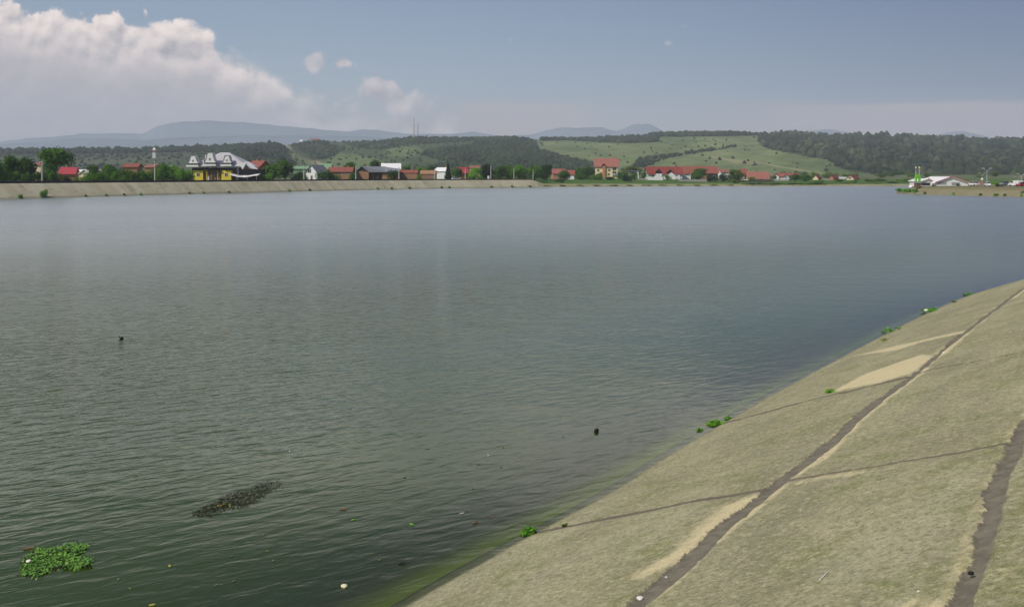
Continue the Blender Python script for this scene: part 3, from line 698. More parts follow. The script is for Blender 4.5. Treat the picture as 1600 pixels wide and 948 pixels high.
# ---- distant woods: many crowns as one mass
def crowns(name, hill, polys, count, r0, r1, tones, seed, label=None, squash=1.0, accept=None):
    o_, us, ts, D, X, Z = hill; g = np.random.default_rng(seed)
    V = HV + F * (EYE - Z) / D
    vs0, fs0 = ICO[1]; fs0 = np.array(fs0)
    allv = []; allf = []; allc = []; base = 0; k = 0; tries = 0
    bounds = [(min(a[0] for a in pl), max(a[0] for a in pl)) for pl in polys]
    tot = sum(b - a for a, b in bounds)
    rows = len(ts) - 2
    while k < count and tries < count * 20:
        tries += 1
        i = g.choice(len(polys), p=[(b - a) / tot for a, b in bounds])
        u = g.uniform(max(bounds[i][0], us[0] + 1), min(bounds[i][1], us[-1] - 1)); ci = int((u - us[0]) / (us[1] - us[0]))
        ri = int(g.uniform(1, rows)); v = V[ri, ci]
        # denser choice of rows by screen area
        if accept is not None and not accept(u, v, g): continue
        if sdf_poly(np.array([u]), np.array([v]), polys[i])[0] < 0: continue
        d = D[ri, ci] + g.uniform(-5, 5); z = Z[ri, ci]; x = Xat(u, d); r = g.uniform(r0, r1)
        nz = 1 + .5 * (fbm(vs0[:, 0] * 1.6 + k * 1.7, vs0[:, 1] * 1.6 + vs0[:, 2] * 1.4 + k * .9, seed, 2) - .5) * 1.6
        vv = vs0 * nz[:, None] * np.array([r, r, r * g.uniform(.8, 1.25) * squash]) + np.array([x, d, z + r * .45])
        tn = np.array(tones[g.integers(len(tones))]) * g.uniform(.7, 1.25) * (.25 + 1.5 * float(fbm(np.array([u / 22.]), np.array([v / 9.]), seed + 60, 3)[0]))
        allv.append(vv); allf.append(fs0 + base); allc.append(np.tile(tn, (len(vv), 1))); base += len(vv); k += 1
    v = np.concatenate(allv); f = np.concatenate(allf); c = np.concatenate(allc)
    me = bpy.data.meshes.new(name); me.vertices.add(len(v)); me.vertices.foreach_set('co', v.astype(np.float32).ravel())
    me.loops.add(f.size); me.loops.foreach_set('vertex_index', f.astype(np.int32).ravel())
    me.polygons.add(len(f)); me.polygons.foreach_set('loop_start', np.arange(0, f.size, 3, dtype=np.int32)); me.update(calc_edges=True)
    at = me.attributes.new('tone', 'FLOAT_COLOR', 'POINT'); at.data.foreach_set('color', np.concatenate([c, np.ones((len(c), 1))], 1).astype(np.float32).ravel())
    me.materials.append(M['forest']); me.polygons.foreach_set('use_smooth', np.ones(len(f), bool))
    return set_tag(link(bpy.data.objects.new(name, me)), label=label, cat='forest', kind='stuff')
T_dark = [(.026, .042, .022), (.036, .055, .024), (.045, .066, .028), (.022, .036, .024)]
T_for = T_dark + [(.055, .065, .034), (.10, .11, .062), (.055, .075, .03)]
crowns('forest', hill2, [POLY['forest']], 5200, 3.4, 7.5, T_for, 1, 'dark mixed forest covering the hill on the right')
crowns('forest', hill2, [POLY['plantation'], POLY['hillcrest'], POLY['knoll']], 4800, 1.7, 3.4, [(.034, .056, .024), (.046, .07, .028), (.058, .085, .032), (.03, .05, .022)], 2, 'dark plantation on the slope of the central hill', accept=lambda u, v, g: sdf_line(np.array([u]), np.array([v]), [(440, 226), (480, 247), (530, 266)])[0] > 5 and (u > 650 or g.uniform() < .45))
crowns('forest', hill2, [POLY['crest_band'], POLY['crest_wood']], 1500, 3.5, 6.5, T_dark, 3, 'dark strip of woodland along the crest above the pale meadow')
crowns('shrubs', hill2, [[(450, 216), (850, 212), (850, 275), (450, 275)]], 520, 1.2, 2.6, [(.05, .07, .03), (.07, .10, .04), (.06, .08, .035)], 4, 'scattered scrub bushes on the green slope of the central hill')
crowns('shrubs', hill2, [[(850, 222), (1180, 214), (1300, 255), (1330, 275), (960, 275)]], 110, 1.0, 2.6, [(.06, .085, .04), (.05, .07, .035)], 5, 'scattered dark bushes on the pale green hillside meadow')
crowns('shrubs', hill2, [[(985, 262), (1000, 248), (1040, 243), (1150, 227.5), (1150, 230), (1045, 247), (1005, 264)]], 220, 1.4, 3.0, T_dark, 8, 'dark hedge line running up across the hillside meadow')
crowns('forest', hill1, [[(-600, 220), (440, 215), (445, 228), (440, 236), (300, 238), (0, 242), (-600, 243)], [(330, 226), (420, 220), (445, 228), (478, 262), (400, 264), (350, 254)]], 2600, 3.0, 6.0, T_dark, 6, 'dark wood on the low ridge at the left below the mountains')
crowns('shrubs', hill1, [[(-500, 238), (400, 236), (450, 270), (-500, 270)]], 1000, 1.4, 3.0, T_for, 7, 'scattered bushes on the lower left ridge')

# ---- haze box
b_ = MB().box(-9300, 9300, -300, 9900, -7.5, 640)
hz_m = bpy.data.materials.new('haze_air'); hz_m.use_nodes = True; t = NT(hz_m.node_tree); t.n.clear()
pv = t.new('ShaderNodeVolumePrincipled'); pv.inputs['Color'].default_value = (.82, .89, 1.0, 1); pv.inputs['Density'].default_value = HAZE_DENSITY
pv.inputs['Anisotropy'].default_value = 0.0
o_ = t.new('ShaderNodeOutputMaterial'); t.l.new(pv.outputs[0], o_.inputs['Volume'])
set_tag(b_.build('haze', hz_m), kind='stuff')

# ================================================================== THINGS
def gz(u, D): return land_z(Xat(u, D), D)

# ---- trees
def make_tree(kind, seed):
    """unit-height tree: (trunk mesh, crown mesh)"""
    g = np.random.default_rng(seed); tb = MB()
    blobs = []
    if kind == 'round':
        blobs = [((0, 0, .52), (.36, .36, .40))] + [((g.uniform(-.28, .28), g.uniform(-.28, .28), g.uniform(.25, .8)), tuple(g.uniform(.16, .25, 3))) for _ in range(11)]; th = .3
    elif kind == 'spread':
        blobs = [((g.uniform(-.42, .42), g.uniform(-.35, .35), g.uniform(.42, .8)), tuple(g.uniform(.16, .25, 3))) for _ in range(11)] + [((0, 0, .72), (.3, .3, .26))]; th = .4
    elif kind == 'bush':
        blobs = [((g.uniform(-.42, .42), g.uniform(-.35, .35), g.uniform(.25, .6)), (g.uniform(.22, .34), g.uniform(.22, .34), g.uniform(.25, .38))) for _ in range(9)]; th = .15
    elif kind == 'tall':
        blobs = [((g.uniform(-.09, .09), g.uniform(-.09, .09), z), (.2 - .09 * abs(z - .5), .2 - .09 * abs(z - .5), .15)) for z in np.linspace(.24, .86, 8)]; th = .25
    elif kind == 'conifer':
        blobs = [((0, 0, z), (.23 * (1.04 - z), .23 * (1.04 - z), .09)) for z in np.linspace(.14, .93, 10)]; th = .7
    # trunk and limbs
    pts_ = [Vector((0, 0, -.05))]; 
    for i in range(1, 5): pts_.append(Vector((g.uniform(-.015, .015) * i, g.uniform(-.015, .015) * i, th * i / 4)))
    for a, b, i in zip(pts_[:-1], pts_[1:], range(4)): tb.tube(a, b, .034 - .005 * i, .029 - .005 * i, 7, cap=False)
    for c, r in blobs:
        e = Vector(c); mid_ = pts_[-1].lerp(e, .5) + Vector((0, 0, -.03)); tb.tube(pts_[2 if kind != 'conifer' else 4], mid_, .013, .009, 5, cap=False); tb.tube(mid_, e, .009, .003, 5, cap=False)
    vs = []; fs = []
    vol = [a[0] * a[1] * a[2] for _, a in blobs]; pr = np.array(vol) ** .66; pr /= pr.sum()
    N = 1900 if kind != 'bush' else 1500
    for k in range(N):
        c, r = blobs[g.choice(len(blobs), p=pr)]
        d = g.normal(size=3); d /= np.linalg.norm(d); rad = g.uniform(.55, 1.08)
        pnt = np.array(c) + d * np.array(r) * rad
        if pnt[2] < .02: pnt[2] = abs(pnt[2]) + .02
        sz = g.uniform(.02, .045) * (1.0 if kind != 'conifer' else .8)
        nrm = Vector(d + g.normal(size=3) * .55 + np.array([0, 0, .35])).normalized(); a = nrm.orthogonal().normalized(); ang = g.uniform(0, 6.28)
        a = Matrix.Rotation(ang, 3, nrm) @ a; b = nrm.cross(a); p0 = Vector(pnt); l = g.uniform(1.0, 1.7)
        i = len(vs)
        vs += [p0 - a * sz * l, p0 + b * sz * .7 + nrm * sz * .25, p0 + a * sz * l, p0 - b * sz * .7 + nrm * sz * .2]
        fs += [(i, i + 1, i + 2, i + 3)]
    tm = bpy.data.meshes.new('trunk'); tm.from_pydata([tuple(v) for v in tb.v], [], tb.f); tm.materials.append(M['bark'])
    cm = bpy.data.meshes.new('crown'); cm.from_pydata([tuple(v) for v in vs], [], fs); cm.materials.append(M['leaf_mid'])
    return tm, cm
TREE = {(k, i): make_tree(k, 100 + 10 * i + j) for j, k in enumerate(['round', 'spread', 'bush', 'tall', 'conifer']) for i in range(3)}
HALFW = dict(round=.47, spread=.58, bush=.66, tall=.22, conifer=.22)
tree_i = 0
def tree(name, kind, u0, u1, v0, v1, off, leaf, label, group=None, zbase=None, D=None):
    """a tree or bush filling the photo box u0..u1, v0..v1 at a distance behind the shore"""
    global tree_i
    u = (u0 + u1) / 2; D = D or float(shoreD(u)) + off; s = D / F; x = Xat(u, D)
    zb = (gz(u, D) if zbase is None else zbase); top = Zat(v0, D)
    if v1 is not None and Zat(v1, D) > zb: zb = zb
    h = max(.5, top - zb + .05); wdt = (u1 - u0) * s / 2 / HALFW[kind]
    e = empty(name, (x, D, zb - .05), 0, label=label, cat='tree' if 'tree' in name else 'bush', group=group)
    tm, cm = TREE[(kind, tree_i % 3)]; tree_i += 1
    yaw = rnd.uniform(0, 6.28)
    for nm, me in (('trunk', tm), ('crown', cm)):
        o = bpy.data.objects.new(nm, me); link(o); o.parent = e; o.scale = (wdt, wdt, h); o.rotation_euler = (0, 0, yaw)
        if nm == 'crown':
            o.material_slots[0].link = 'OBJECT'; o.material_slots[0].material = M[leaf]
    return e
G1 = 'trees on the left bank behind the parapet'; G2 = 'trees and hedges among the houses in the middle'; G3 = 'bushes on the right shore'
TR = [
 ('leafy_tree', 'round', -40, 8, 238, None, 22, 'leaf_mid', 'broad green tree cut by the left edge of the photo', G1),
 ('leafy_tree', 'round', 2, 34, 241, None, 26, 'leaf_mid', 'dense green tree left of the first pale post', G1),
 ('leafy_tree', 'round', 24, 58, 244, None, 24, 'leaf_dark', 'dark rounded tree directly left of the first pale post', G1),
 ('leafy_tree', 'spread', 56, 114, 230, None, 34, 'leaf_mid', 'tallest spreading tree with open crown above the red roof at left', G1),
 ('bush', 'bush', 70, 98, 266, None, 20, 'leaf_dark', 'dark bush behind the parapet under the tallest spreading tree', G1),
 ('bush', 'bush', 96, 116, 274, None, 20, 'leaf_deep', 'very dark low bush in front of the bright red roof at left', G1),
 ('bush', 'bush', 114, 142, 274, None, 20, 'leaf_mid', 'low green bush in front of the cream gable', G1),
 ('leafy_tree', 'round', 136, 160, 257, None, 24, 'leaf_dark', 'dark tree right of the cream gable', G1),
 ('leafy_tree', 'round', 154, 184, 256, None, 26, 'leaf_mid', 'green tree under the pale orange roofs, left one of two', G1),
 ('bush', 'bush', 180, 214, 260.3, None, 22, 'leaf_mid', 'wide green bush directly below the orange roof in the trees', G1),
 ('bush', 'bush', 208, 240, 261.3, None, 22, 'leaf_bright', 'bright green bush just left of the second pale post', G1),
 ('leafy_tree', 'round', 240, 268, 254, None, 26, 'leaf_mid', 'green tree just right of the second pale post', G1),
 ('leafy_tree', 'round', 260, 288, 257, None, 24, 'leaf_bright', 'bright green tree next left to the yellow restaurant with white gables', G1),
 ('bush', 'bush', 276, 302, 264, None, 20, 'leaf_dark', 'dark bush touching the left end of the yellow restaurant', G1),
 ('leafy_tree', 'round', 408, 446, 255, None, 24, 'leaf_mid', 'green rounded tree right of the white canopy', G1),
 ('leafy_tree', 'round', 430, 462, 247, None, 28, 'leaf_dark', 'tall dark round tree between the red gable and the green roofs', G1),
 ('bush', 'bush', 402, 426, 268, None, 14, 'leaf_bright', 'bright bush at the right end of the white canopy', G1),
 ('bush', 'bush', 450, 475, 265, None, 22, 'leaf_deep', 'very dark bush left of the white gable with green roofs', G1),
 ('bush', 'bush', 468, 484, 270, None, 17, 'leaf_dark', 'low dark bush in front of the small white gabled house', G1),
 ('bush', 'bush', 492, 516, 262, None, 20, 'leaf_dark', 'dark bush right of the white gable with green roofs', G1),
 ('bush', 'bush', 510, 538, 268, None, 18, 'leaf_mid', 'low green bush in front of the long orange house', G1),
 ('leafy_tree', 'round', 532, 560, 252, None, 75, 'leaf_dark', 'dark green tree behind the long orange house', G1),
 ('leafy_tree', 'round', 572, 596, 249, None, 75, 'leaf_dark', 'dark green rounded tree rising behind the grey barn roof', G1),
 ('bush', 'bush', 543, 556, 267, None, 18, 'leaf_mid', 'small bush between the orange house and the barn', G1),
 ('bush', 'bush', 602, 627, 263, None, 18, 'leaf_dark', 'dark bush in front of the right end of the barn', G1),
 ('leafy_tree', 'round', 622, 644, 258, None, 70, 'leaf_mid', 'green tree behind the orange wall right of the barn', G1),
 ('leafy_tree', 'round', 642, 668, 260, None, 70, 'leaf_mid', 'green tree behind the gap between the two clay walls', G1),
 ('bush', 'bush', 650, 660, 271, None, 18, 'leaf_mid', 'small bush between the two clay walls', G1),
 ('leafy_tree', 'round', 664, 684, 258, None, 76, 'leaf_dark', 'dark tree behind the small white and pink house', G1),
 ('conifer_tree', 'conifer', 694, 706, 253, None, 30, 'leaf_deep', 'narrow dark conifer right of the small white and pink house', G1),
 ('leafy_tree', 'round', 703, 724, 261, None, 24, 'leaf_dark', 'dark tree left of the bright red slanting roof', G1),
 ('leafy_tree', 'round', 728, 754, 261, None, 20, 'leaf_bright', 'bright green tree right of the bright red slanting roof', G1),
 ('leafy_tree', 'round', 748, 772, 255, None, 24, 'leaf_deep', 'very dark tall tree behind the white upright board', G1),
 ('leafy_tree', 'round', 768, 792, 258, None, 22, 'leaf_dark', 'dark rounded tree right of the white upright board', G1),
 ('leafy_tree', 'round', 782, 806, 257, None, 26, 'leaf_mid', 'green tree behind the third post from the parapet end', G1),
 ('leafy_tree', 'round', 796, 826, 256, None, 22, 'leaf_bright', 'large bright green tree between the last two posts', G1),
 ('leafy_tree', 'round', 820, 850, 257, None, 24, 'leaf_mid', 'green tree behind the last post of the parapet', G1),
 ('leafy_tree', 'round', 840, 864, 256, None, 40, 'leaf_deep', 'very dark tree left of the small brick cottage', G1),
 ('leafy_tree', 'round', 872, 892, 265, None, 38, 'leaf_mid', 'small green tree standing in front of the brick cottage', G2),
 ('bush', 'bush', 866, 884, 278, None, 24, 'leaf_dark', 'low dark bush on the grass before the brick cottage', G2),
 ('leafy_tree', 'round', 892, 916, 262, None, 70, 'leaf_mid', 'green tree right of the brick cottage', G2),
 ('leafy_tree', 'round', 906, 932, 260, None, 84, 'leaf_dark', 'dark green tree touching the left side of the yellow house', G2),
 ('bush', 'bush', 896, 925, 271, None, 52, 'leaf_dark', 'dark clipped hedge left below the yellow house', G2),
 ('bush', 'bush', 918, 946, 271, None, 54, 'leaf_mid', 'green clipped hedge in front of the yellow house', G2),
 ('bush', 'bush', 930, 942, 267, None, 60, 'leaf_deep', 'small dark round bush under the left window of the yellow house', G2),
 ('bush', 'bush', 944, 962, 275, None, 50, 'leaf_deep', 'low dark bush at the foot of the yellow house front', G2),
 ('bush', 'bush', 964, 986, 266, None, 48, 'leaf_dark', 'dark green bush at the right corner of the yellow house', G2),
 ('bush', 'bush', 972, 990, 272, None, 34, 'leaf_deep', 'very dark bush leaning over the shore right of the yellow house', G2),
 ('bush', 'bush', 984, 998, 267, None, 56, 'leaf_mid', 'green bush before the flat roofed garage', G2),
 ('leafy_tree', 'round', 968, 1006, 259, None, 130, 'leaf_olive', 'olive green tree behind the flat roofed garage', G2),
 ('bush', 'bush', 1000, 1012, 265, None, 84, 'leaf_dark', 'dark bush left of the dark red roofed house', G2),
 ('bush', 'bush', 1037, 1050, 272, None, 66, 'leaf_mid', 'small green bush before the dark red roofed house', G2),
 ('leafy_tree', 'round', 1076, 1106, 262, None, 56, 'leaf_mid', 'round green tree standing before the orange roofed house', G2),
 ('bush', 'bush', 1102, 1126, 270, None, 44, 'leaf_deep', 'wide very dark bush at the right end of the grey garden wall', G2),
 ('bush', 'bush', 1120, 1144, 270, None, 44, 'leaf_deep', 'wide very dark bush between the grey garden wall and the olive tree', G2),
 ('leafy_tree', 'round', 1138, 1164, 263, None, 42, 'leaf_olive', 'olive tree left of the small red tower roof', G2),
 ('bush', 'bush', 1142, 1158, 279, None, 22, 'leaf_olive', 'olive bush at the water below the olive tree', G2),
 ('bush', 'bush', 1167, 1182, 275, None, 50, 'leaf_mid', 'green bush before the red roofed bungalow with yellow wall', G2),
 ('bush', 'bush', 1198, 1214, 273, None, 80, 'leaf_dark', 'dark bush between the red bungalow and the row of orange roofs', G2),
 ('leafy_tree', 'round', 1232, 1252, 271, None, 52, 'leaf_dark', 'dark tree at the right end of the row of orange roofs', G2),
 ('leafy_tree', 'round', 1248, 1270, 272, None, 48, 'leaf_mid', 'green tree right of the row of orange roofs', G2),
 ('bush', 'bush', 1262, 1286, 280, None, 24, 'leaf_bright', 'bright green bush low on the shore before the far dark red gable', G2),
 ('bush', 'bush', 1303, 1318, 279, None, 50, 'leaf_olive', 'olive bush between the two far dark red gables', G3),
 ('bush', 'bush', 1325, 1342, 280, None, 40, 'leaf_mid', 'green bush before the far orange gable', G3),
 ('bush', 'bush', 1352, 1372, 279, None, 50, 'leaf_mid', 'green bush left of the long pale wall across the far water', G3),
 ('bush', 'bush', 1368, 1388, 278, None, 55, 'leaf_dark', 'dark green bush before the long pale wall across the far water', G3),
 ('bush', 'bush', 1384, 1404, 283, None, 20, 'leaf_dark', 'dark bush on the far shore seen left of the green pylon', G3),
 ('bush', 'bush', 1400, 1424, 278, None, 50, 'leaf_mid', 'green bush behind the tip of the gravel bank', G3),
]
for a in TR: tree(*a)
g_ = random.Random(3)
for u in list(range(-30, 300, 13)) + list(range(628, 850, 13)):
    if 90 < u < 132: continue
    tree('bush', 'bush', u - 10, u + 10, g_.uniform(260.5, 268) if u < 300 else g_.uniform(269, 273), None, 19 + g_.uniform(0, 3) if u < 300 else 40 + g_.uniform(0, 8), g_.choice(['leaf_dark', 'leaf_mid', 'leaf_mid', 'leaf_bright']), 'dark green hedge bush filling the gaps under the trees behind the parapet', 'hedge bushes behind the parapet')
# shrub fringe along the water from the olive tree to the right
for i, u in enumerate(range(1166, 1290, 10)):
    tree('bush', 'bush', u - 8, u + 8, rnd.uniform(284.5, 286), None, 7, 'leaf_dark' if i % 3 else 'leaf_mid', 'low green shrub of the fringe at the waterline below the orange roofs', 'shrub fringe along the far waterline')
for i, u in enumerate(range(1296, 1400, 13)):
    tree('bush', 'bush', u - 8, u + 8, rnd.uniform(284, 286), None, 14 + 6 * (i % 2), 'leaf_bright' if i % 2 else 'leaf_olive', 'low bush on the pale shore below the far dark red gables', 'low bushes on the far right shore')
for i, u in enumerate(list(range(855, 1150, 26))):
    tree('bush', 'bush', u - 9, u + 7, rnd.uniform(288.2, 289.4), None, 4, 'leaf_olive', 'low olive tuft on the sandy edge of the middle shore', 'tufts on the sandy middle shore')

for i in range(34):
    u = g_.uniform(1210, 1560) if i < 26 else g_.uniform(860, 1200); off = g_.uniform(150, 420); D = float(shoreD(u)) + off; h = g_.uniform(2.0, 5.5); z = gz(u, D); px = g_.uniform(5, 11)
    tree('bush', 'bush', u - px, u + px, HV - (z + h - EYE) * F / D, None, off, g_.choice(['leaf_olive', 'leaf_dark', 'leaf_mid']), 'muted bush on the flat meadow below the forested hill', 'bushes on the flat meadow below the hills')
# ---- parapet and posts on the left bank
pu = np.concatenate([np.arange(-900, 830, 30.), [834.]])
b_ = MB(); prev = None
PH = np.interp(pu, [-900, 0, 300, 500, 700, 834], [1.0, .68, .62, .60, .55, .5])
for u, hgt in zip(pu, PH):
    D_, Z_, _ = columns(u); d = D_[2] + 1.2; x = Xat(u, d); z = float(np.interp(d, D_, Z_)); dir_ = Vector((x, d, 0)).normalized() * .35
    cur = [(x, d, z - .3), (x, d, z + hgt), (x + dir_.x, d + dir_.y, z + hgt), (x + dir_.x, d + dir_.y, z - .3)]
    if prev: 
        k = len(b_.v); b_.v += prev + cur
        for f in [(0, 4, 5, 1), (1, 5, 6, 2), (2, 6, 7, 3), (3, 7, 4, 0)]: b_.f.append(tuple(k + i for i in f)); b_.m.append(0)
    prev = cur
set_tag(b_.build('parapet_wall', M['parapet']), label='long low dark parapet wall along the crest of the left bank', cat='wall')

def post(u, vtop, label, lamp=False):
    D = float(shoreD(u)) + 13.5; x = Xat(u, D); z = gz(u, D); h = Zat(vtop, D) - z
    e = empty('lamp_post', (x, D, z), rnd.uniform(-.4, .4), label=label, cat='post', group='pale concrete posts along the parapet')
    MB().tube((0, 0, -.2), (0, 0, h), .24, .15, 8).build('pole', M['post'], e)
    if lamp:
        MB().lump((0, 0, h + .15), .35, .35, .28, 3, 2, .1).build('lamp_head', M['post'], e)
        MB().tube((0, 0, h * .93), (1.0, 0, h * .96), .05, .04, 6).build('bracket', M['post'], e)
    else: MB().box(-.2, .2, -.2, .2, h, h + .18).build('cap', M['post'], e)
post(66, 254, 'pale concrete post with lamp head, the first from the left', True)
post(242, 254, 'pale concrete post between bushes left of the yellow restaurant', True)
post(475, 258, 'pale concrete post at the white gable with green roofs')
post(556, 260, 'pale concrete post at the left end of the grey barn')
post(623.5, 262, 'pale concrete post at the right end of the grey barn')
post(679, 264, 'pale concrete post before the small white and pink house')
post(727, 265, 'pale concrete post in front of the bright red slanting roof')
post(767, 260, 'pale concrete post beside the white upright board')
post(803, 264, 'pale concrete post before the bright green trees, second from the parapet end')
post(833, 266, 'pale concrete post at the right end of the dark parapet')

# ---- houses
def window(parent, x, z, w_, h_, y, glass=None, frame=None):
    b = MB(); f = .09
    b.box(x - w_ / 2 - f, x + w_ / 2 + f, y - .07, y + .02, z - f, z, 0); b.box(x - w_ / 2 - f, x + w_ / 2 + f, y - .07, y + .02, z + h_, z + h_ + f, 0)
    b.box(x - w_ / 2 - f, x - w_ / 2, y - .07, y + .02, z, z + h_, 0); b.box(x + w_ / 2, x + w_ / 2 + f, y - .07, y + .02, z, z + h_, 0)
    b.box(x - .04, x + .04, y - .06, y + .02, z, z + h_, 0)
    o = b.build('window', frame or M['white'], parent)
    MB().box(x - w_ / 2, x + w_ / 2, y - .03, y + .02, z, z + h_).build('pane', glass or M['glass'], o)
    return o
def gable_walls(parent, w_, d_, he, hr, ridge, m_, z0=-1.0):
    b = MB()
    if ridge == 'x': b.prism([(0, z0), (d_, z0), (d_, he), (d_ / 2, hr), (0, he)], 'x', -w_ / 2, w_ / 2)
    else: b.prism([(-w_ / 2, z0), (w_ / 2, z0), (w_ / 2, he), (0, hr), (-w_ / 2, he)], 'y', 0, d_)
    return b.build('wall', m_, parent)
def gable_roof(parent, w_, d_, he, hr, ridge, m_, ov=.5, th=.18):
    b = MB(); half = (d_ if ridge == 'x' else w_) / 2; sl = (hr - he) / half; c = d_ / 2 if ridge == 'x' else 0
    for sg in (-1, 1):
        poly = [(c, hr + .03), (c + sg * (half + ov), he - sl * ov + .03), (c + sg * (half + ov), he - sl * ov + th + .03), (c, hr + th + .08)]
        if ridge == 'x': b.prism(poly, 'x', -w_ / 2 - ov, w_ / 2 + ov)
        else: b.prism(poly, 'y', -ov, d_ + ov)
    return b.build('roof', m_, parent)
def hip_roof(parent, x0, x1, y0, y1, z0, z1, inset_, m_, th=.15):
    b = MB(); ym = (y0 + y1) / 2
    b.add([(x0, y0, z0), (x1, y0, z0), (x1, y1, z0), (x0, y1, z0), (x0 + inset_, ym, z1), (x1 - inset_, ym, z1),
           (x0, y0, z0 - th), (x1, y0, z0 - th), (x1, y1, z0 - th), (x0, y1, z0 - th)],
          [(0, 1, 5, 4), (1, 2, 5), (2, 3, 4, 5), (3, 0, 4), (6, 7, 1, 0), (7, 8, 2, 1), (8, 9, 3, 2), (9, 6, 0, 3), (6, 9, 8, 7)])
    return b.build('roof', m_, parent)
def house(name, u0, u1, v_eave, v_ridge, off, depth, ridge, wall, roof, label, yaw=0.0, wins=(), door=None, chimney=None, cat='house', group=None, ov=.5, D=None, zb=None):
    u = (u0 + u1) / 2; D = D or float(shoreD(u)) + off; s = D / F; x = Xat(u, D); z = gz(u, D) if zb is None else zb
    w_ = (u1 - u0) * s; he = Zat(v_eave, D) - z; hr = Zat(v_ridge, D + depth / 2) - z if ridge == 'x' else Zat(v_ridge, D) - z
    e = empty(name, (x, D, z), yaw, label=label, cat=cat, group=group)
    gable_walls(e, w_, depth, he, hr, ridge, M[wall]); rf = gable_roof(e, w_, depth, he, hr, ridge, M[roof], ov)
    for (uw, vw, ww, hw) in wins: window(e, (uw - u) * s, Zat(vw, D) - z, ww, hw, -.01)
    if door is not None: MB().box((door - u) * s - .5, (door - u) * s + .5, -.06, .02, -.2, 2.0).build('door', M['wood'], e)
    if chimney is not None:
        xc = (chimney - u) * s; MB().box(xc - .3, xc + .3, depth * .55, depth * .55 + .6, hr - 1.2, hr + .9).build('chimney', M['brick'], rf)
    return e, s, z, D, u, w_, he, hr

# left bank, from left to right
house('house', 94, 115, 271.5, 262.5, 60, 7, 'x', 'brick', 'bright_red', 'house with bright red roof among trees at the far left', .25, chimney=100)
house('shed', 116, 129, 270, 266, 66, 6, 'x', 'cream', 'whitetin', 'low shed with pale white roof between the red roof and the cream gable', .1, cat='shed')
house('house', 124, 141, 271, 265.5, 55, 8, 'y', 'cream', 'whitetin', 'cream gabled house showing over the low green bush', -.2, wins=[(132, 275, .9, 1.0)])
house('house', 54, 64, 258, 254, 90, 7, 'x', 'cream', 'salmon', 'house with a pale roof ridge peeking over trees left of the first post', 0)
house('house', 193, 214, 261, 256.5, 95, 7, 'x', 'brick', 'orangetile', 'house with orange roof showing over the wide bush', .1)
house('house', 226, 240, 261.5, 257.5, 100, 7, 'x', 'brick', 'salmon', 'house with salmon roof showing just left of the second post', -.1)
# church tower behind the trees
_o, _us, _ts, _D, _X, _Z = hill1; _ci = int(np.argmin(abs(_us - 241))); _V = HV + F * (EYE - _Z[:, _ci]) / _D[:, _ci]; _ri = int(np.argmin(abs(_V[:len(_ts) - 2] - 247)))
D = float(_D[_ri, _ci]); x = Xat(241, D); z = float(_Z[_ri, _ci]) - .5; s = D / F
e = empty('church_tower', (x, D, z), .2, label='slim white tower with reddish belfry on the ridge above the second post', cat='tower')
hh = Zat(234.5, D) - z
MB().box(-2.2, 2.2, -2.2, 2.2, -3, hh - 4).build('wall', M['white'], e)
MB().box(-2.4, 2.4, -2.4, 2.4, hh - 4, hh).build('belfry', M['salmon'], e)
MB().add([(-2.6, -2.6, hh), (2.6, -2.6, hh), (2.6, 2.6, hh), (-2.6, 2.6, hh), (0, 0, hh + 4.5)], [(0, 1, 4), (1, 2, 4), (2, 3, 4), (3, 0, 4), (3, 2, 1, 0)]).build('spire', M['whitetin'], e)

# the yellow restaurant with bell-shaped white gables
D = float(shoreD(345)) + 26; s = D / F; uc = 345.0; z0 = gz(uc, D); x0 = Xat(uc, D)
e = empty('restaurant', (x0, D, z0), 0.0, label='yellow restaurant with bell shaped white gables and a big grey roof', cat='building')
def lx(u): return (u - uc) * s
def lz(v): return Zat(v, D) - z0
MB().box(lx(296), lx(368), 2.5, 14, -1, lz(262)).build('wall', M['darkwood_and_shade'], e)  # near-black colour holds the shade of the covered terrace
MB().box(lx(317), lx(344.5), 1.6, 2.48, -1, lz(266)).build('porch_wall', M['brownwall'], e)
for ua, ub in ((301, 316), (345, 360)):
    f = MB().box(lx(ua), lx(ub), .8, 2.48, -1, lz(266.5)).build('bay', M['yellow'], e)
    window(f, lx((ua + ub) / 2), lz(275.6), 1.1, 1.2, .79)
for u_ in (322, 327.5, 333, 339): MB().tube((lx(u_), .9, -1), (lx(u_), .9, lz(266)), .16, .14, 8).build('column', M['yellow'] if u_ in (322, 339) else M['wood'], e)
MB().box(lx(322.5), lx(325.5), 1.52, 1.6, -.2, 1.9).build('door', M['white'], e)
MB().box(lx(328.5), lx(332), 1.52, 1.6, -.2, 2.1).build('door', M['wood'], e)
MB().box(lx(317), lx(344.5), .5, 2.4, lz(266.3), lz(265.6)).build('beam', M['wood'], e)
hip_roof(e, lx(294), lx(384), 1.0, 17, lz(259.5), lz(237.5), 9.0, M['tin'])
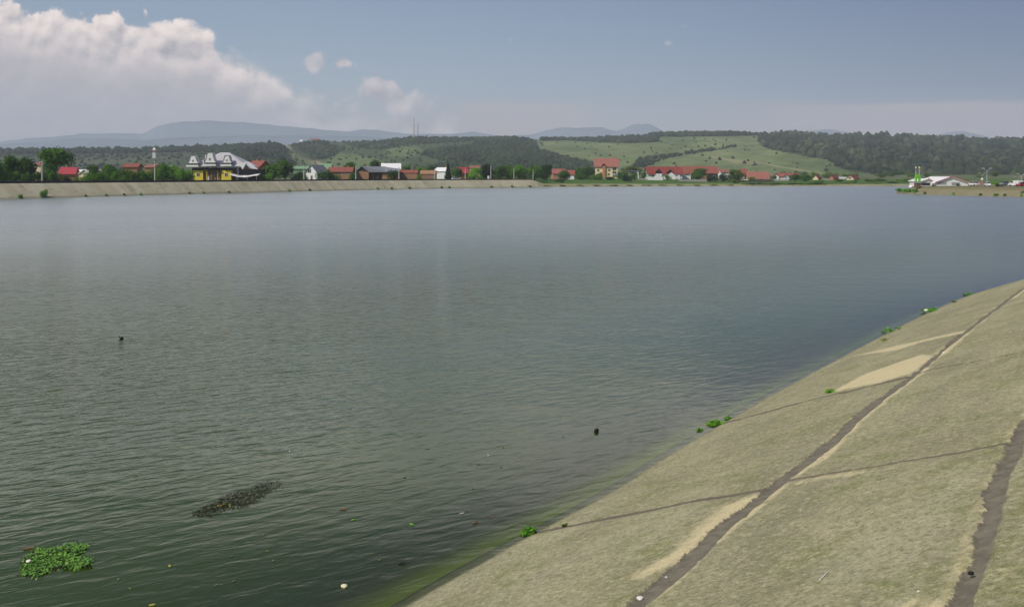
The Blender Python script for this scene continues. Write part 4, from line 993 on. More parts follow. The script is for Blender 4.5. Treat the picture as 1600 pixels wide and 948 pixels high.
def bell(u0, u1, vb, vt, y, win=True):
    uc_ = (u0 + u1) / 2; hw = (u1 - u0) / 2 * s; zb_ = lz(vb); ht = lz(vt) - zb_; xc = lx(uc_)
    prof = [(1.0, 0), (.86, .10), (.68, .28), (.56, .5), (.48, .75), (.40, .94), (.30, 1.0)]
    poly = [(xc + hw * a, zb_ + ht * b) for a, b in prof] + [(xc - hw * a, zb_ + ht * b) for a, b in prof[::-1]]
    g = MB().prism(poly, 'y', y, y + .3).build('gable', M['white'], e)
    cap = MB()
    for (a0, b0), (a1, b1) in zip(prof[:-1], prof[1:]):
        for sg in (-1, 1):
            cap.add([(xc + sg * hw * (a0 + .06), y - .2, zb_ + ht * b0 + .04), (xc + sg * hw * (a1 + .06), y - .2, zb_ + ht * b1 + .04), (xc + sg * hw * (a1 + .06), y + 2.6, zb_ + ht * b1 + .04), (xc + sg * hw * (a0 + .06), y + 2.6, zb_ + ht * b0 + .04)], [(0, 1, 2, 3)])
    cap.add([(xc - hw * .36, y - .2, zb_ + ht + .04), (xc + hw * .36, y - .2, zb_ + ht + .04), (xc + hw * .36, y + 2.6, zb_ + ht + .04), (xc - hw * .36, y + 2.6, zb_ + ht + .04)], [(0, 1, 2, 3)])
    cap.build('gable_roof', M['tin'], g)
    if win: window(g, xc, zb_ + ht * .2, .6, ht * .24, y - .01)
    sl = MB().box(xc - hw * 1.12, xc + hw * 1.12, y - .9, y + .3, lz(vb + 5.4), lz(vb + 2.6)); sl.build('eave_slab', M['white'], e)
    MB().box(xc - hw * .95, xc + hw * .95, y + .1, y + 1.2, lz(vb + 2.6), zb_).build('frieze', M['darkwood_and_shade'], e)
bell(292.5, 309.5, 255.3, 243, .2); bell(319, 337.5, 254, 238.3, -.3); bell(346.5, 361.5, 254.3, 242.8, .2); bell(312.5, 321.5, 254.5, 240.5, 3.5, False)
# broken lower roof and its white gusset at the right, canopy in front
MB().add([(lx(366), 1.5, lz(258)), (lx(392), 1.5, lz(264)), (lx(401), 1.5, lz(264)), (lx(381), 6.5, lz(252.5)), (lx(372), 6.5, lz(252.5)), (lx(366), 1.5, lz(258) - .2), (lx(401), 1.5, lz(264) - .2), (lx(381), 6.5, lz(252.5) - .2)],
         [(0, 1, 2, 3, 4), (5, 0, 4, 7), (5, 6, 2, 1, 0), (6, 7, 3, 2)]).build('side_roof', M['tin'], e)
MB().prism([(lx(371), lz(254.5)), (lx(383.5), lz(254.5)), (lx(378), lz(265))], 'y', .9, 1.3).build('gusset', M['white'], e)
MB().prism([(lx(383.5), lz(256)), (lx(386.5), lz(265)), (lx(379.5), lz(265))], 'y', .95, 1.4).build('roof_end', M['darkwood_and_shade'], e)
MB().box(lx(366), lx(400), 3, 12, -1, lz(264.4)).build('side_wall', M['darkwood_and_shade'], e)
cv_ = MB(); cw = [(360, 270.3), (366, 272.2), (374, 274.2), (386, 274.4), (396, 272.5), (404, 271.5)]
for (ua, va), (ub, vb) in zip(cw[:-1], cw[1:]):
    cv_.add([(lx(ua), 2.4, lz(va - .2)), (lx(ub), 2.4, lz(vb - .2)), (lx(ub), -1.2, lz(vb + 2.4)), (lx(ua), -1.2, lz(va + 2.0)), (lx(ua), 2.4, lz(va - .2) - .12), (lx(ub), 2.4, lz(vb - .2) - .12), (lx(ub), -1.2, lz(vb + 2.4) - .12), (lx(ua), -1.2, lz(va + 2.0) - .12)],
            [(0, 1, 2, 3), (7, 6, 5, 4), (3, 2, 6, 7), (0, 3, 7, 4), (1, 5, 6, 2), (0, 4, 5, 1)])
cn = cv_.build('canopy', M['whitetin'], e)
for u_ in (371.5, 388, 402): MB().tube((lx(u_), -1.0, -1), (lx(u_), -1.0, lz(275)), .07, .07, 6).build('canopy_post', M['post'], cn)
MB().tube((lx(371.5), .3, -1), (lx(371.5), .3, lz(262)), .12, .1, 8).build('flue', M['grey'], e)

house('house', 384, 405, 262, 252, 58, 9, 'x', 'bright_red', 'orangetile', 'red walled house with orange roof behind the white canopy', -.35, wins=[(399, 266, .9, 1.0)], chimney=390)
# white gable with green roofs
house('house', 476, 497, 269.5, 258.5, 44, 9, 'y', 'white', 'slate', 'small white gabled house between two pale green roofs', -.35, wins=[(483, 270, 1.6, 1.6)], door=487)
house('barn', 498, 516, 264.5, 256.5, 70, 10, 'x', 'greenroof', 'greenroof', 'barn with pale green roof behind and right of the small white gable', .15, cat='barn')
house('barn', 458, 482, 264, 260.5, 74, 9, 'x', 'greenroof', 'greenroof', 'barn with pale green low roof left of the small white gable', .05, cat='barn')
house('house', 513, 549, 268.5, 262, 40, 10, 'x', 'brick', 'orangetile', 'long orange brick house with clay roof left of the grey barn', .06, wins=[(536, 272, 1, 1.1), (543, 272, 1, 1.1)], chimney=541)
# barn with shade-coloured gable panel and porch
D = float(shoreD(590)) + 30; s = D / F; uc = 590.; z0 = gz(uc, D)
e = empty('barn', (Xat(uc, D), D, z0), 0.0, label='grey roofed barn with gable darkened by painted eave shade, clay walls and dark open porch', cat='barn')
def lx(u): return (u - uc) * s
def lz(v): return Zat(v, D) - z0
b = MB(); b.prism([(lx(557), -1), (lx(576), -1), (lx(576), lz(268.2)), (lx(566), lz(260.5)), (lx(557), lz(266.5))], 'y', 0, 8); b.build('wall', M['brick'], e)
MB().prism([(lx(557.3), lz(266.6)), (lx(575.6), lz(268.2)), (lx(566), lz(260.8))], 'y', -.08, -.005).build('gable_shade_panel', M['darkwood_and_shade'], e)  # dark panel puts the roof overhang's shadow into the colour
MB().box(lx(576.02), lx(597), 3.5, 8, -1, lz(269)).build('porch_wall', M['wood'], e)
MB().box(lx(597.02), lx(622), .3, 8, -1, lz(268)).build('side_wall', M['brick'], e)
for u_ in (583, 590): MB().box(lx(u_) - .12, lx(u_) + .12, .4, .64, -1, lz(268.6)).build('porch_post', M['wood'], e)
rf = MB(); 
for pts4 in ([(555.5, -.6, 267.6), (566, -.6, 259.8), (566, 8.5, 259.8), (555.5, 8.5, 267.6)], [(566, -.6, 259.8), (577, -.6, 268.8), (603, -.6, 268.6), (596, 4, 260.2)], [(566, -.6, 259.85), (596, 4, 260.25), (596, 8.5, 260.25), (566, 8.5, 259.85)], [(596, 4, 260.2), (603, -.6, 268.6), (625, -.2, 267), (622, 4, 264)], [(596, 4, 260.2), (622, 4, 264), (622, 8.5, 264), (596, 8.5, 260.2)]):
    tv = [(lx(a), y_, lz(v_)) for a, y_, v_ in pts4]; rf.add(tv + [(a, b_2, c_ - .16) for a, b_2, c_ in tv], [(0, 1, 2, 3), (7, 6, 5, 4), (0, 3, 7, 4), (1, 0, 4, 5), (2, 1, 5, 6), (3, 2, 6, 7)])
rf.build('roof', M['slate'], e)
house('house', 597, 625, 263.8, 256, 56, 8, 'x', 'white', 'whitetin', 'house with dazzling white sheet roof behind the grey barn', .12, wins=[(600, 262.5, 1.0, .7)])
def wall_strip(name, u0, u1, vt, off, mt, label, thick=.3, cat='wall', cap=None, yaw=0, var=.0):
    u = (u0 + u1) / 2; D = float(shoreD(u)) + off; s = D / F; z = gz(u, D); h = Zat(vt, D) - z; w_ = (u1 - u0) * s
    e = empty(name, (Xat(u, D), D, z), yaw, label=label, cat=cat)
    MB().box(-w_ / 2, w_ / 2, 0, thick, -1, h).build('panel', M[mt], e)
    n = max(2, int(w_ / 3.0))
    for i in range(n + 1):
        xx = -w_ / 2 + w_ * i / n; MB().box(xx - .14, xx + .14, -.08, thick + .08, -1, h + .12).build('pier', M[cap or mt], e)
    return e
house('outbuilding', 624, 652, 270.5, 266.5, 26, 5, 'x', 'brick', 'orangetile', 'low orange clay outbuilding right of the grey barn', .0, cat='outbuilding', ov=.2)
house('outbuilding', 657, 681, 272, 267, 26, 5, 'x', 'brownwall', 'brick', 'low brown clay outbuilding left of the small white and pink house', .0, cat='outbuilding', ov=.2)
house('house', 678, 697, 267.5, 262.5, 40, 7, 'x', 'white', 'whitetin', 'small white and pink house with pale roof', -.4, wins=[(683, 270, 1, 1)], chimney=692)
house('house', 719, 733, 270, 262, 34, 7, 'x', 'brick', 'bright_red', 'house with bright red slanting roof behind a pale post', .45)
house('house', 734, 749, 262.5, 259.5, 80, 7, 'x', 'cream', 'salmon', 'house with faded roof ridge behind the bright green tree', 0)
# white board and the parked car behind the parapet
D = float(shoreD(763)) + 14.5; z = gz(763, D)
e = empty('notice_board', (Xat(763, D), D, z), .15, label='white upright board standing behind the parapet between dark trees', cat='sign')
MB().box(-.42, .42, -.04, .04, .55, 2.0).build('panel', M['whitetin'], e)
for sx in (-.36, .36): MB().tube((sx, .08, -.2), (sx, .08, 1.9), .05, .05, 6).build('leg', M['grey'], e)

def car(u, D, z, yaw, paint, label, group=None, van=False):
    e = empty('parked_van' if van else 'parked_car', (Xat(u, D), D, z), yaw, label=label, cat='van' if van else 'car', group=group)
    L, Wd = (4.9, 1.9) if van else (4.3, 1.72)
    if van: prof = [(-L / 2, .35), (L / 2, .35), (L / 2, 1.0), (L / 2 - .9, 1.15), (L / 2 - 1.5, 2.0), (-L / 2 + .1, 2.05), (-L / 2, 1.0)]
    else: prof = [(-L / 2, .3), (L / 2, .3), (L / 2, .72), (L / 2 - .95, .9), (-L / 2 + .35, .95), (-L / 2, .85)]
    MB().prism(prof, 'y', -Wd / 2, Wd / 2).build('body', paint, e)
    if not van:
        cab = [(L / 2 - 1.0, .9), (L / 2 - 1.65, 1.42), (-L / 2 + 1.0, 1.45), (-L / 2 + .4, .93)]
        MB().prism(cab, 'y', -Wd / 2 + .1, Wd / 2 - .1).build('cabin', M['glass'], e)
        MB().prism([(L / 2 - 1.68, 1.43), (-L / 2 + 1.0, 1.46), (-L / 2 + 1.05, 1.52), (L / 2 - 1.75, 1.5)], 'y', -Wd / 2 + .12, Wd / 2 - .12).build('roof', paint, e)
    else:
        MB().prism([(L / 2 - .95, 1.2), (L / 2 - 1.5, 1.9), (L / 2 - 2.3, 1.9), (L / 2 - 2.3, 1.2)], 'y', -Wd / 2 - .01, Wd / 2 + .01).build('window', M['glass'], e)
    for sx in (-1, 1):
        for sy in (-1, 1):
            MB().tube((sx * L * .31, sy * (Wd / 2 - .2), .32), (sx * L * .31, sy * (Wd / 2 + .02), .32), .32, .32, 12).build('wheel', M['rubber'], e)
    for sy in (-1, 1): MB().box(L / 2 - .02, L / 2 + .03, sy * .6 - .18, sy * .6 + .18, .58, .74).build('headlight', M['bulb'], e)
    return e
D = float(shoreD(713)) + 15; car(713, D, gz(713, D), .5, M['carwhite'], 'pale car whose roof shows above the parapet left of the bright red roof')
# brick cottage on the grass
house('cottage', 864, 884, 271, 264.5, 62, 7, 'x', 'orange', 'salmon', 'small brick cottage behind the little tree on the grass', .1, wins=[(870, 277, 1.0, 1.2)])
house('cottage', 887, 897, 272.5, 266.5, 58, 6, 'x', 'white', 'orangetile', 'little white cottage with red roof right of the small tree on the grass', -.1, wins=[(890, 278, .9, 1.2)])
# yellow villa
e, s, z, D, u, w_, he, hr = house('villa', 930, 965.5, 259.5, 248, 92, 11, 'x', 'paleyellow', 'salmon', 'tall pale yellow villa with salmon tiled roof and orange bay', -.10,
      wins=[(934.8, 268.3, 1.3, 1.5), (952, 268, 1.4, 1.3), (934.5, 275.5, 1.2, 1.4), (951, 274.5, 1.3, 1.5)], ov=.8)
bay = MB().box((941.4 - u) * s, (945.8 - u) * s, -1.2, -.01, -1, Zat(259, D) - z).build('bay', M['orange'], e)
xc = (943.6 - u) * s; ze = Zat(259.2, D) - z
MB().prism([(xc - 1.5, ze), (xc, ze + 1.5), (xc + 1.5, ze), (xc + 1.5, ze - .15), (xc, ze + 1.3), (xc - 1.5, ze - .15)], 'y', -1.7, 2).build('bay_roof', M['red'], bay)
MB().box((957 - u) * s, (963.5 - u) * s, -.9, -.01, Zat(274, D) - z, Zat(273.5, D) - z).build('balcony', M['grey'], e)
for k, vv in enumerate((261.2, 267.5)): window(e, (960 - u) * s, Zat(vv + 5, D) - z, 2.0, 1.7, -.012, M['glass'], M['grey'])
for uu_ in (957, 963.5): MB().tube(((uu_ - u) * s, -.8, -1), ((uu_ - u) * s, -.8, Zat(261, D) - z), .1, .1, 6).build('balcony_post', M['grey'], e)
MB().box((957 - u) * s, (963.5 - u) * s, -.9, -.82, Zat(273.4, D) - z, Zat(271, D) - z).build('railing', M['grey'], e)
# flat garage
D = float(shoreD(990)) + 80; s = D / F; z = gz(990, D); uc = 990.
e = empty('garage', (Xat(uc, D), D, z), 0, label='flat grey roofed garage with white corner pillar right of the villa', cat='garage')
def lx(u): return (u - uc) * s
hz_ = Zat(266.5, D) - z
MB().box(lx(984), lx(994), 1, 7, -1, hz_ - .35).build('wall', M['fence_grey'], e); MB().box(lx(982), lx(999.5), -.4, 7.4, hz_ - .33, hz_).build('roof', M['slate'], e)
MB().box(lx(995), lx(998), 0, .9, -1, hz_ - .35).build('pillar', M['white'], e); MB().box(lx(985), lx(993), .93, .99, -.5, 2.2).build('door', M['darkwood_and_shade'], e)
# dark red house with two dormers
e, s, z, D, u, w_, he, hr = house('house', 1013, 1066, 271, 261, 88, 12, 'x', 'white', 'red', 'long white house with dark red roof and two dormers', 0.02,
      wins=[(1020, 276.5, 1.3, 1.3), (1031.5, 276.5, 1.3, 1.3), (1052, 277, 1.3, 1.3), (1062, 277, 1.2, 1.3)], ov=.9, chimney=1047)
def lx(uq): return (uq - u) * s
def lz(v): return Zat(v, D) - z
for ud, vt in ((1028.5, 264), (1046.5, 265)):
    dm = MB().prism([(lx(ud - 4), lz(270.8)), (lx(ud + 4), lz(270.8)), (lx(ud + 4), lz(269)), (lx(ud), lz(vt)), (lx(ud - 4), lz(269))], 'y', -.8, 4).build('dormer', M['darkwood_and_shade'], e)
    b = MB()
    for sg in (-1, 1): b.prism([(lx(ud), lz(vt - .9)), (lx(ud + sg * 5.4), lz(269.4)), (lx(ud + sg * 5.4), lz(269.9)), (lx(ud), lz(vt - .2))], 'y', -1.2, 4.5)
    b.build('dormer_roof', M['red'], dm)
MB().box(lx(1024), lx(1034), -1.0, -.01, -.5, lz(271.5)).build('porch', M['white'], e)
MB().prism([(lx(1043.5), -.8), (lx(1056), -.8), (lx(1056), lz(276)), (lx(1049), lz(269.5)), (lx(1043.5), lz(273))], 'y', -1.6, -.012).build('wing', M['white'], e)
MB().box(lx(1058.5), lx(1061.5), -2.2, -1.4, -1, lz(273.5)).build('pillar', M['white'], e)
e, s, z, D, u, w_, he, hr = house('house', 1071, 1122, 270, 260.3, 96, 12, 'x', 'brownwall', 'orangetile', 'long house with orange red roof behind the round tree', .03, wins=[(1112, 275, 1.3, 1.2), (1117, 275, 1.2, 1.2)], ov=.8)
def lx(uq): return (uq - u) * s
def lz(v): return Zat(v, D) - z
MB().box(lx(1063), lx(1078), -2.6, -.01, -1, lz(272)).build('wing', M['white'], e)
MB().prism([(-3.2, lz(272.3)), (3.2, lz(261.5)), (3.4, lz(261)), (-3.2, lz(271.8))], 'x', lx(1066.8), lx(1075.5)).build('wing_roof', M['orangetile'], e)
wall_strip('garden_fence', 1010, 1035.5, 277.2, 62, 'white', 'white panel fence in front of the dark red roofed house', cat='fence')
wall_strip('garden_wall', 1062, 1104, 280.6, 46, 'fence_grey', 'long grey garden wall under the orange red roof', cat='wall')
wall_strip('garden_wall', 996, 1011, 278.8, 64, 'fence_grey', 'short grey garden wall next to the flat garage', cat='wall')
# right group
e, s, z, D, u, w_, he, hr = house('house', 1160, 1169.5, 273, 264.5, 76, 6, 'x', 'white', 'orangetile', 'narrow white house with steep orange roof right of the olive tree', .1, wins=[(1165.5, 276.5, 1, 1.2)])
house('bungalow', 1170, 1200, 278.5, 269, 60, 10, 'x', 'cream', 'salmon', 'bungalow with large salmon roof and low yellow wall', -.12, wins=[(1190, 281.5, 1.2, .8)], ov=1.0)
wall_strip('plank_fence', 1152, 1209, 282, 40, 'darkfence', 'dark plank fence along the shore below the salmon roofed bungalow', cat='fence')
house('house', 1218, 1249, 275.3, 271, 96, 8, 'x', 'white', 'orangetile', 'long low house with orange roof right of the bungalow', .02, wins=[(1240, 278, 1, 1)])
house('house', 1208, 1217, 275.5, 272, 88, 8, 'y', 'white', 'orangetile', 'small white gable at the left end of the low orange roof', -.15, wins=[(1212, 278, .9, .9)])
house('house', 1223.5, 1233, 276, 272.8, 88, 8, 'y', 'white', 'orangetile', 'small white gable in the middle of the low orange roof', .1, wins=[(1228, 278.5, .9, .9)])
wall_strip('garden_wall', 1208, 1232, 280.5, 60, 'fence_grey', 'pale garden wall below the two small white gables', cat='wall')
house('house', 1126, 1139, 269, 265, 120, 8, 'x', 'white', 'salmon', 'faint pale house between the round tree and the olive tree', .2, wins=[(1132, 272, 1, 1)])
house('house', 1270, 1278, 278, 274, 90, 12, 'y', 'cream', 'red', 'far gable with dark red roof, leftmost of the three beyond the shore', -.5)
house('house', 1295, 1302.5, 278.5, 274.2, 92, 14, 'y', 'orange', 'red', 'far orange gable with grey red roof, middle of the three beyond the shore', -.55)
house('house', 1322.5, 1334, 279, 274.2, 86, 16, 'y', 'cream', 'red', 'far cream and orange gable with dark roof, rightmost of the three beyond the shore', -.55, wins=[(1328, 280, 1.2, 1.2)])
wall_strip('garden_wall', 1311, 1323, 276.6, 110, 'white', 'short white wall between the far gables', cat='wall')
wall_strip('garden_wall', 1352, 1416, 281.6, 100, 'cream', 'long pale wall across the far water left of the green pylon', cat='wall')
wall_strip('garden_wall', 1284, 1296, 279.6, 80, 'fence_grey', 'short grey wall right of the leftmost far dark red gable', cat='wall')
# houses and masts on the ridge
def hill_at(hill, u, t):
    o_, us, ts, D, X, Z = hill; ci = int(np.argmin(abs(us - u))); ri = int(np.argmin(abs(ts - t))); return float(D[ri, ci]), float(Z[ri, ci])
for (u, t_, w_, lab, mt) in ((470.5, .96, 6.5, 'tiny white house on the left knoll of the ridge', 'white'), (489, .985, 12, 'long pale building under the trees of the ridge knoll', 'cream'), (495.5, .985, 7, 'small cream house at the right end of the ridge knoll', 'cream')):
    D, z = hill_at(hill2, u, t_); e = empty('house', (Xat(u, D), D, z), .2, label=lab, cat='house'); gable_walls(e, w_, 7, 4.0, 6.5, 'x', M[mt]); gable_roof(e, w_, 7, 4.0, 6.5, 'x', M['salmon' if mt == 'cream' else 'whitetin'])
for i, (u, vt, lab) in enumerate(((647, 185.5, 'taller red and white lattice mast on the central ridge'), (653, 192, 'shorter red and white lattice mast on the central ridge'))):
    D, z = hill_at(hill2, u, .99); h = Zat(vt, D) - z
    e = empty('lattice_mast', (Xat(u, D), D, z), .3, label=lab, cat='mast')
    seg = 7
    for k in range(seg):
        b = MB(); za, zb_ = -1 + (h + 1) * k / seg, -1 + (h + 1) * (k + 1) / seg
        ra, rb = 1.25 * (1 - k / seg * .75), 1.25 * (1 - (k + 1) / seg * .75)
        cs = [(1, 1), (-1, 1), (-1, -1), (1, -1)]
        for j in range(4):
            a = cs[j]; c = cs[(j + 1) % 4]
            b.tube((a[0] * ra, a[1] * ra, za), (a[0] * rb, a[1] * rb, zb_), .2, .18, 4)
            b.tube((a[0] * ra, a[1] * ra, za), (c[0] * rb, c[1] * rb, zb_), .11, .11, 4); b.tube((c[0] * ra, c[1] * ra, za), (a[0] * rb, a[1] * rb, zb_), .11, .11, 4)
        b.build('mast_section', M['mastred'] if k % 2 == 0 else M['grey'], e)
    MB().tube((0, 0, h - .2), (0, 0, h + 3), .12, .06, 5).build('antenna', M['grey'], e)

# ---- right bank: pylon, halls, lamps, cars
BZ = PZ + .05
D = 300.; s = D / F; uc = 1433.5
e = empty('pylon_sign', (Xat(uc, D), D, BZ), .15, label='lime green twin post pylon with two pale globes on the tip of the gravel bank', cat='pylon')
def lx(u): return (u - uc) * s
def lz(v): return Zat(v, D) - BZ
for u_ in (1430.8, 1436.8):
    MB().tube((lx(u_), 0, -.3), (lx(u_), 0, lz(264)), .13, .10, 8).build('post', M['post'], e)
    MB().lump((lx(u_), 0, lz(262)), .30, .30, .30, 1, 2, .05).build('globe', M['bulb'], e)
MB().box(lx(1430), lx(1437.6), -.22, .22, lz(277), lz(272.8)).build('sign_panel', M['lime'], e)
for u_ in (1430.8, 1436.8): MB().box(lx(u_) - .3, lx(u_) + .3, -.3, .3, lz(284), lz(277.02)).build('plinth', M['lime'], e)
D2 = 296.; e = empty('kiosk', (Xat(1435.5, D2), D2, BZ), .1, label='small dark brown kiosk at the foot of the green pylon', cat='kiosk')
ss_ = D2 / F; MB().box(-3.4 * ss_, 4.2 * ss_, 0, 1.6, -.3, 1.15).build('wall', M['wood'], e); MB().box(-3.8 * ss_, 4.6 * ss_, -.15, 1.75, 1.15, 1.32).build('roof', M['slate'], e)
e = empty('boulder', (Xat(1423, 296), 296, BZ - .3), 0, label='pale boulder at the very tip of the gravel bank', cat='boulder'); MB().lump((0, 0, .3), .8, .6, .55, 4, 2, .3).build('stone', M['white'], e)
# small white pavilion and the large hall with red edged roof
def tent(u0, u1, uap, ve, va, D, depth, label, name, trim):
    u = (u0 + u1) / 2; s = D / F; e = empty(name, (Xat(u, D), D, BZ), 0, label=label, cat='hall' if name == 'hall' else 'pavilion')
    lx = lambda q_: (q_ - u) * s; lz = lambda v_: Zat(v_, D) - BZ
    MB().prism([(lx(u0), -.3), (lx(u1), -.3), (lx(u1), lz(ve)), (lx(uap), lz(va)), (lx(u0), lz(ve))], 'y', 0, depth).build('wall', M['white'], e)
    b = MB(); t_ = MB()
    for ue in (u0, u1):
        sg = -1 if ue == u0 else 1; dx_ = lx(ue) + sg * .4; dz_ = lz(ve) - .1
        b.prism([(lx(uap), lz(va) + .03), (dx_, dz_), (dx_, dz_ + .2), (lx(uap), lz(va) + .25)], 'y', -.5, depth + .4)
        if sg > 0 or name == 'hall': t_.prism([(lx(uap), lz(va) + .26), (dx_, dz_ + .21), (dx_, dz_ + .42), (lx(uap), lz(va) + .5)], 'y', -.6, -.4)
    b.build('roof', M['whitetin'], e); t_.build('edge_trim', M[trim], e)
    return e, lx, lz
e, lx, lz = tent(1439, 1455, 1449, 283.5, 280.3, 312, 9, 'small white pavilion with pale roof right of the green pylon', 'pavilion', 'bright_red')
for u_ in (1442, 1446.5, 1451): MB().box(lx(u_) - .5, lx(u_) + .5, -.05, .02, .2, lz(285.5)).build('opening', M['glass'], e)
e, lx, lz = tent(1462, 1513, 1487.5, 286, 277.3, 318, 16, 'large white gabled hall with red roof edge', 'hall', 'bright_red')
for (ua, ub, vt, vb) in ((1465, 1479, 284.5, 288.5), (1487, 1500, 285, 289.5)):
    MB().box(lx(ua), lx(ub), -.05, .02, max(.1, lz(vb)), lz(vt)).build('opening', M['grey'], e)
MB().box(lx(1455), lx(1461.5), 2, 8, -.3, lz(284)).build('link_building', M['whitetin'], e)
tree('bush', 'bush', 1455, 1463, 287.5, None, 0, 'leaf_olive', 'small olive bush between the white pavilion and the hall', None, BZ, 306)
tree('bush', 'bush', 1493, 1501, 286, None, 0, 'leaf_dark', 'dark bush before the wall of the white hall', None, BZ, 310)
tree('bush', 'bush', 1556, 1569, 286, None, 0, 'leaf_deep', 'nearly black rounded bush on the gravel bank right of the forked lamps', None, BZ, 300)
for i, (a, b_2, vt) in enumerate(((1514, 1532, 284), (1546, 1562, 283), (1566, 1586, 284.5))):
    tree('bush', 'bush', a, b_2, vt, None, 0, 'leaf_bright', 'green shrub at the back edge of the gravel bank', 'green shrubs at the back of the gravel bank', BZ, 352)
def yard_lamp(u, vt, D, label):
    h = Zat(vt, D) - BZ; e = empty('street_lamp', (Xat(u, D), D, BZ), rnd.uniform(-.2, .2), label=label, cat='street lamp', group='forked street lamps on the gravel bank')
    MB().tube((0, 0, -.3), (0, 0, h * .8), .14, .1, 8).build('pole', M['grey'], e)
    for sg in (-1, 1):
        a = MB().tube((0, 0, h * .8 - .05), (sg * .9, 0, h * .96), .08, .06, 6).build('arm', M['grey'], e)
        MB().box(sg * 1.15 - .4, sg * 1.15 + .4, -.16, .16, h * .96, h).build('lamp_head', M['post'], a)
yard_lamp(1542, 262.5, 300, 'tallest forked grey lamp on the right bank'); yard_lamp(1534.5, 270.5, 340, 'smaller forked lamp just left of the tallest one'); yard_lamp(1596, 271, 320, 'forked lamp near the right edge of the photo'); yard_lamp(1591, 276, 352, 'smallest forked lamp left of the one at the right edge')
e = empty('white_post', (Xat(1534.6, 318), 318, BZ), 0, label='short post with round white head below the smaller forked lamp', cat='post')
MB().tube((0, 0, -.3), (0, 0, 1.9), .07, .06, 6).build('pole', M['grey'], e); MB().lump((0, 0, 2.3), .42, .42, .5, 2, 2, .05).build('globe', M['white'], e)
def low_wall(u0, u1, D, h, mt, label):
    s = D / F; u = (u0 + u1) / 2; w_ = (u1 - u0) * s; e = empty('low_wall', (Xat(u, D), D, BZ), 0, label=label, cat='wall')
    MB().box(-w_ / 2, w_ / 2, 0, .35, -.3, h).build('panel', M[mt], e); MB().box(-w_ / 2 - .1, w_ / 2 + .1, -.08, .43, h, h + .1).build('coping', M['fence_grey'], e)
low_wall(1513.5, 1537, 335, 1.5, 'brick', 'low red brick wall right of the white hall')
low_wall(1568, 1590, 345, 1.2, 'cream', 'low pale wall between the dark bush and the white van')
car(1520.5, 322, BZ, 1.9, M['carwhite'], 'small white car before the red brick wall', 'cars parked on the right bank')
car(1542.5, 312, BZ, 1.2, M['carwhite'], 'white car parked at the foot of the tallest forked lamp', 'cars parked on the right bank')
car(1587, 306, BZ, 1.7, M['carwhite'], 'white van near the right edge of the photo', 'cars parked on the right bank', True)
car(1598, 304, BZ, .3, M['carred'], 'red car cut by the right edge of the photo', 'cars parked on the right bank')
car(1571, 330, BZ, .4, M['carblue'], 'grey car behind the nearly black bush', 'cars parked on the right bank')
low_wall(1590, 1660, 330, 1.5, 'brick', 'low red wall behind the red car at the right edge')

# ---- weeds
def tuft_mesh(seed, n=70, flat=.5, leaf=.12):
    g = np.random.default_rng(seed); vs = []; fs = []
    for k in range(n):
        a = g.uniform(0, 6.28); r = g.uniform(0, .5) ** .8; base = Vector((math.cos(a) * r * .6, math.sin(a) * r * .6, 0)); lean = Vector((math.cos(a), math.sin(a), 0)) * g.uniform(.1, .8) * flat
        h = g.uniform(.35, 1.0); tip = base + lean * .7 + Vector((0, 0, h)); side = Vector((-math.sin(a), math.cos(a), g.uniform(-.3, .3))) * leaf * g.uniform(.5, 1.1)
        m_ = base.lerp(tip, .55) + Vector((0, 0, .08)); i = len(vs); vs += [base, m_ - side, tip, m_ + side]; fs += [(i, i + 1, i + 2, i + 3)]
    me = bpy.data.meshes.new('weed_tuft'); me.from_pydata([tuple(v) for v in vs], [], fs); me.materials.append(M['weed']); return me
TUFT = [tuft_mesh(i) for i in range(4)]
def tuft(loc, w_, h, label, group=None, mt='weed', i=0):
    o = bpy.data.objects.new('weed_tuft', TUFT[i % 4]); link(o); o.location = loc; o.scale = (w_, w_, h); o.rotation_euler = (0, 0, rnd.uniform(0, 6.28))
    o.material_slots[0].link = 'OBJECT'; o.material_slots[0].material = M[mt]
    return set_tag(o, label=label, cat='weed', group=group)
def bank_tuft(u, v, w_px, h_px, label, group, i):
    D = float(shoreD(u)) + .4; s = D / F; D_, Z_, _ = columns(u)
    # climb the slope until the wanted row is met
    for d in np.arange(D, D + 11, .2):
        zz = float(np.interp(d, D_, Z_))
        if Zat(v, d) <= zz: break
    tuft((Xat(u, d), d, zz - .1), w_px * s, h_px * s, label, group, 'weed' if i % 2 else 'leaf_mid', i)
tree('bush', 'bush', 59, 76, 293.5, None, .8, 'leaf_bright', 'largest bright green bush at the waterline under the first post')
bank_tuft(32, 310.5, 8, 7, 'small green tuft at the waterline left of the largest waterline bush', None, 3)
GW = 'small weed tufts along the left waterline'
for i, (u, v) in enumerate(((134, 307), (166, 306.5), (194, 305.2), (220, 305), (296, 303), (318, 302.6), (358, 301.5), (452, 299), (484, 298.8), (590, 296), (612, 295.8), (640, 295.5), (690, 294.3), (702, 294.2), (768, 293.3), (800, 293), (828, 292.6))):
    bank_tuft(u, v, 5, 4, 'small green weed tuft at the foot of the left bank', GW, i)
def front_D(u): return float(np.interp(u, [a[0] for a in front[::-1]], [a[1] for a in front[::-1]]))
for i, u in enumerate((1445, 1490, 1532, 1556, 1570, 1596)):
    D = front_D(u) + .6; tuft((Xat(u, D), D, .1), 1.0 + (i == 3) * .6, .9, 'green weed tuft at the waterline of the gravel bank', 'weed tufts below the gravel bank', 'weed' if i % 2 else 'leaf_dark', i)
for i, (u, v) in enumerate(((1404, 299), (1412, 297), (1420, 299), (1430, 300.5))):
    D = front_D(u) + 2.0; tuft((Xat(u, D), D, .6), 2.2, 1.3, 'spreading green weeds on the tip of the gravel bank', 'weeds on the tip of the gravel bank', 'weed', i)
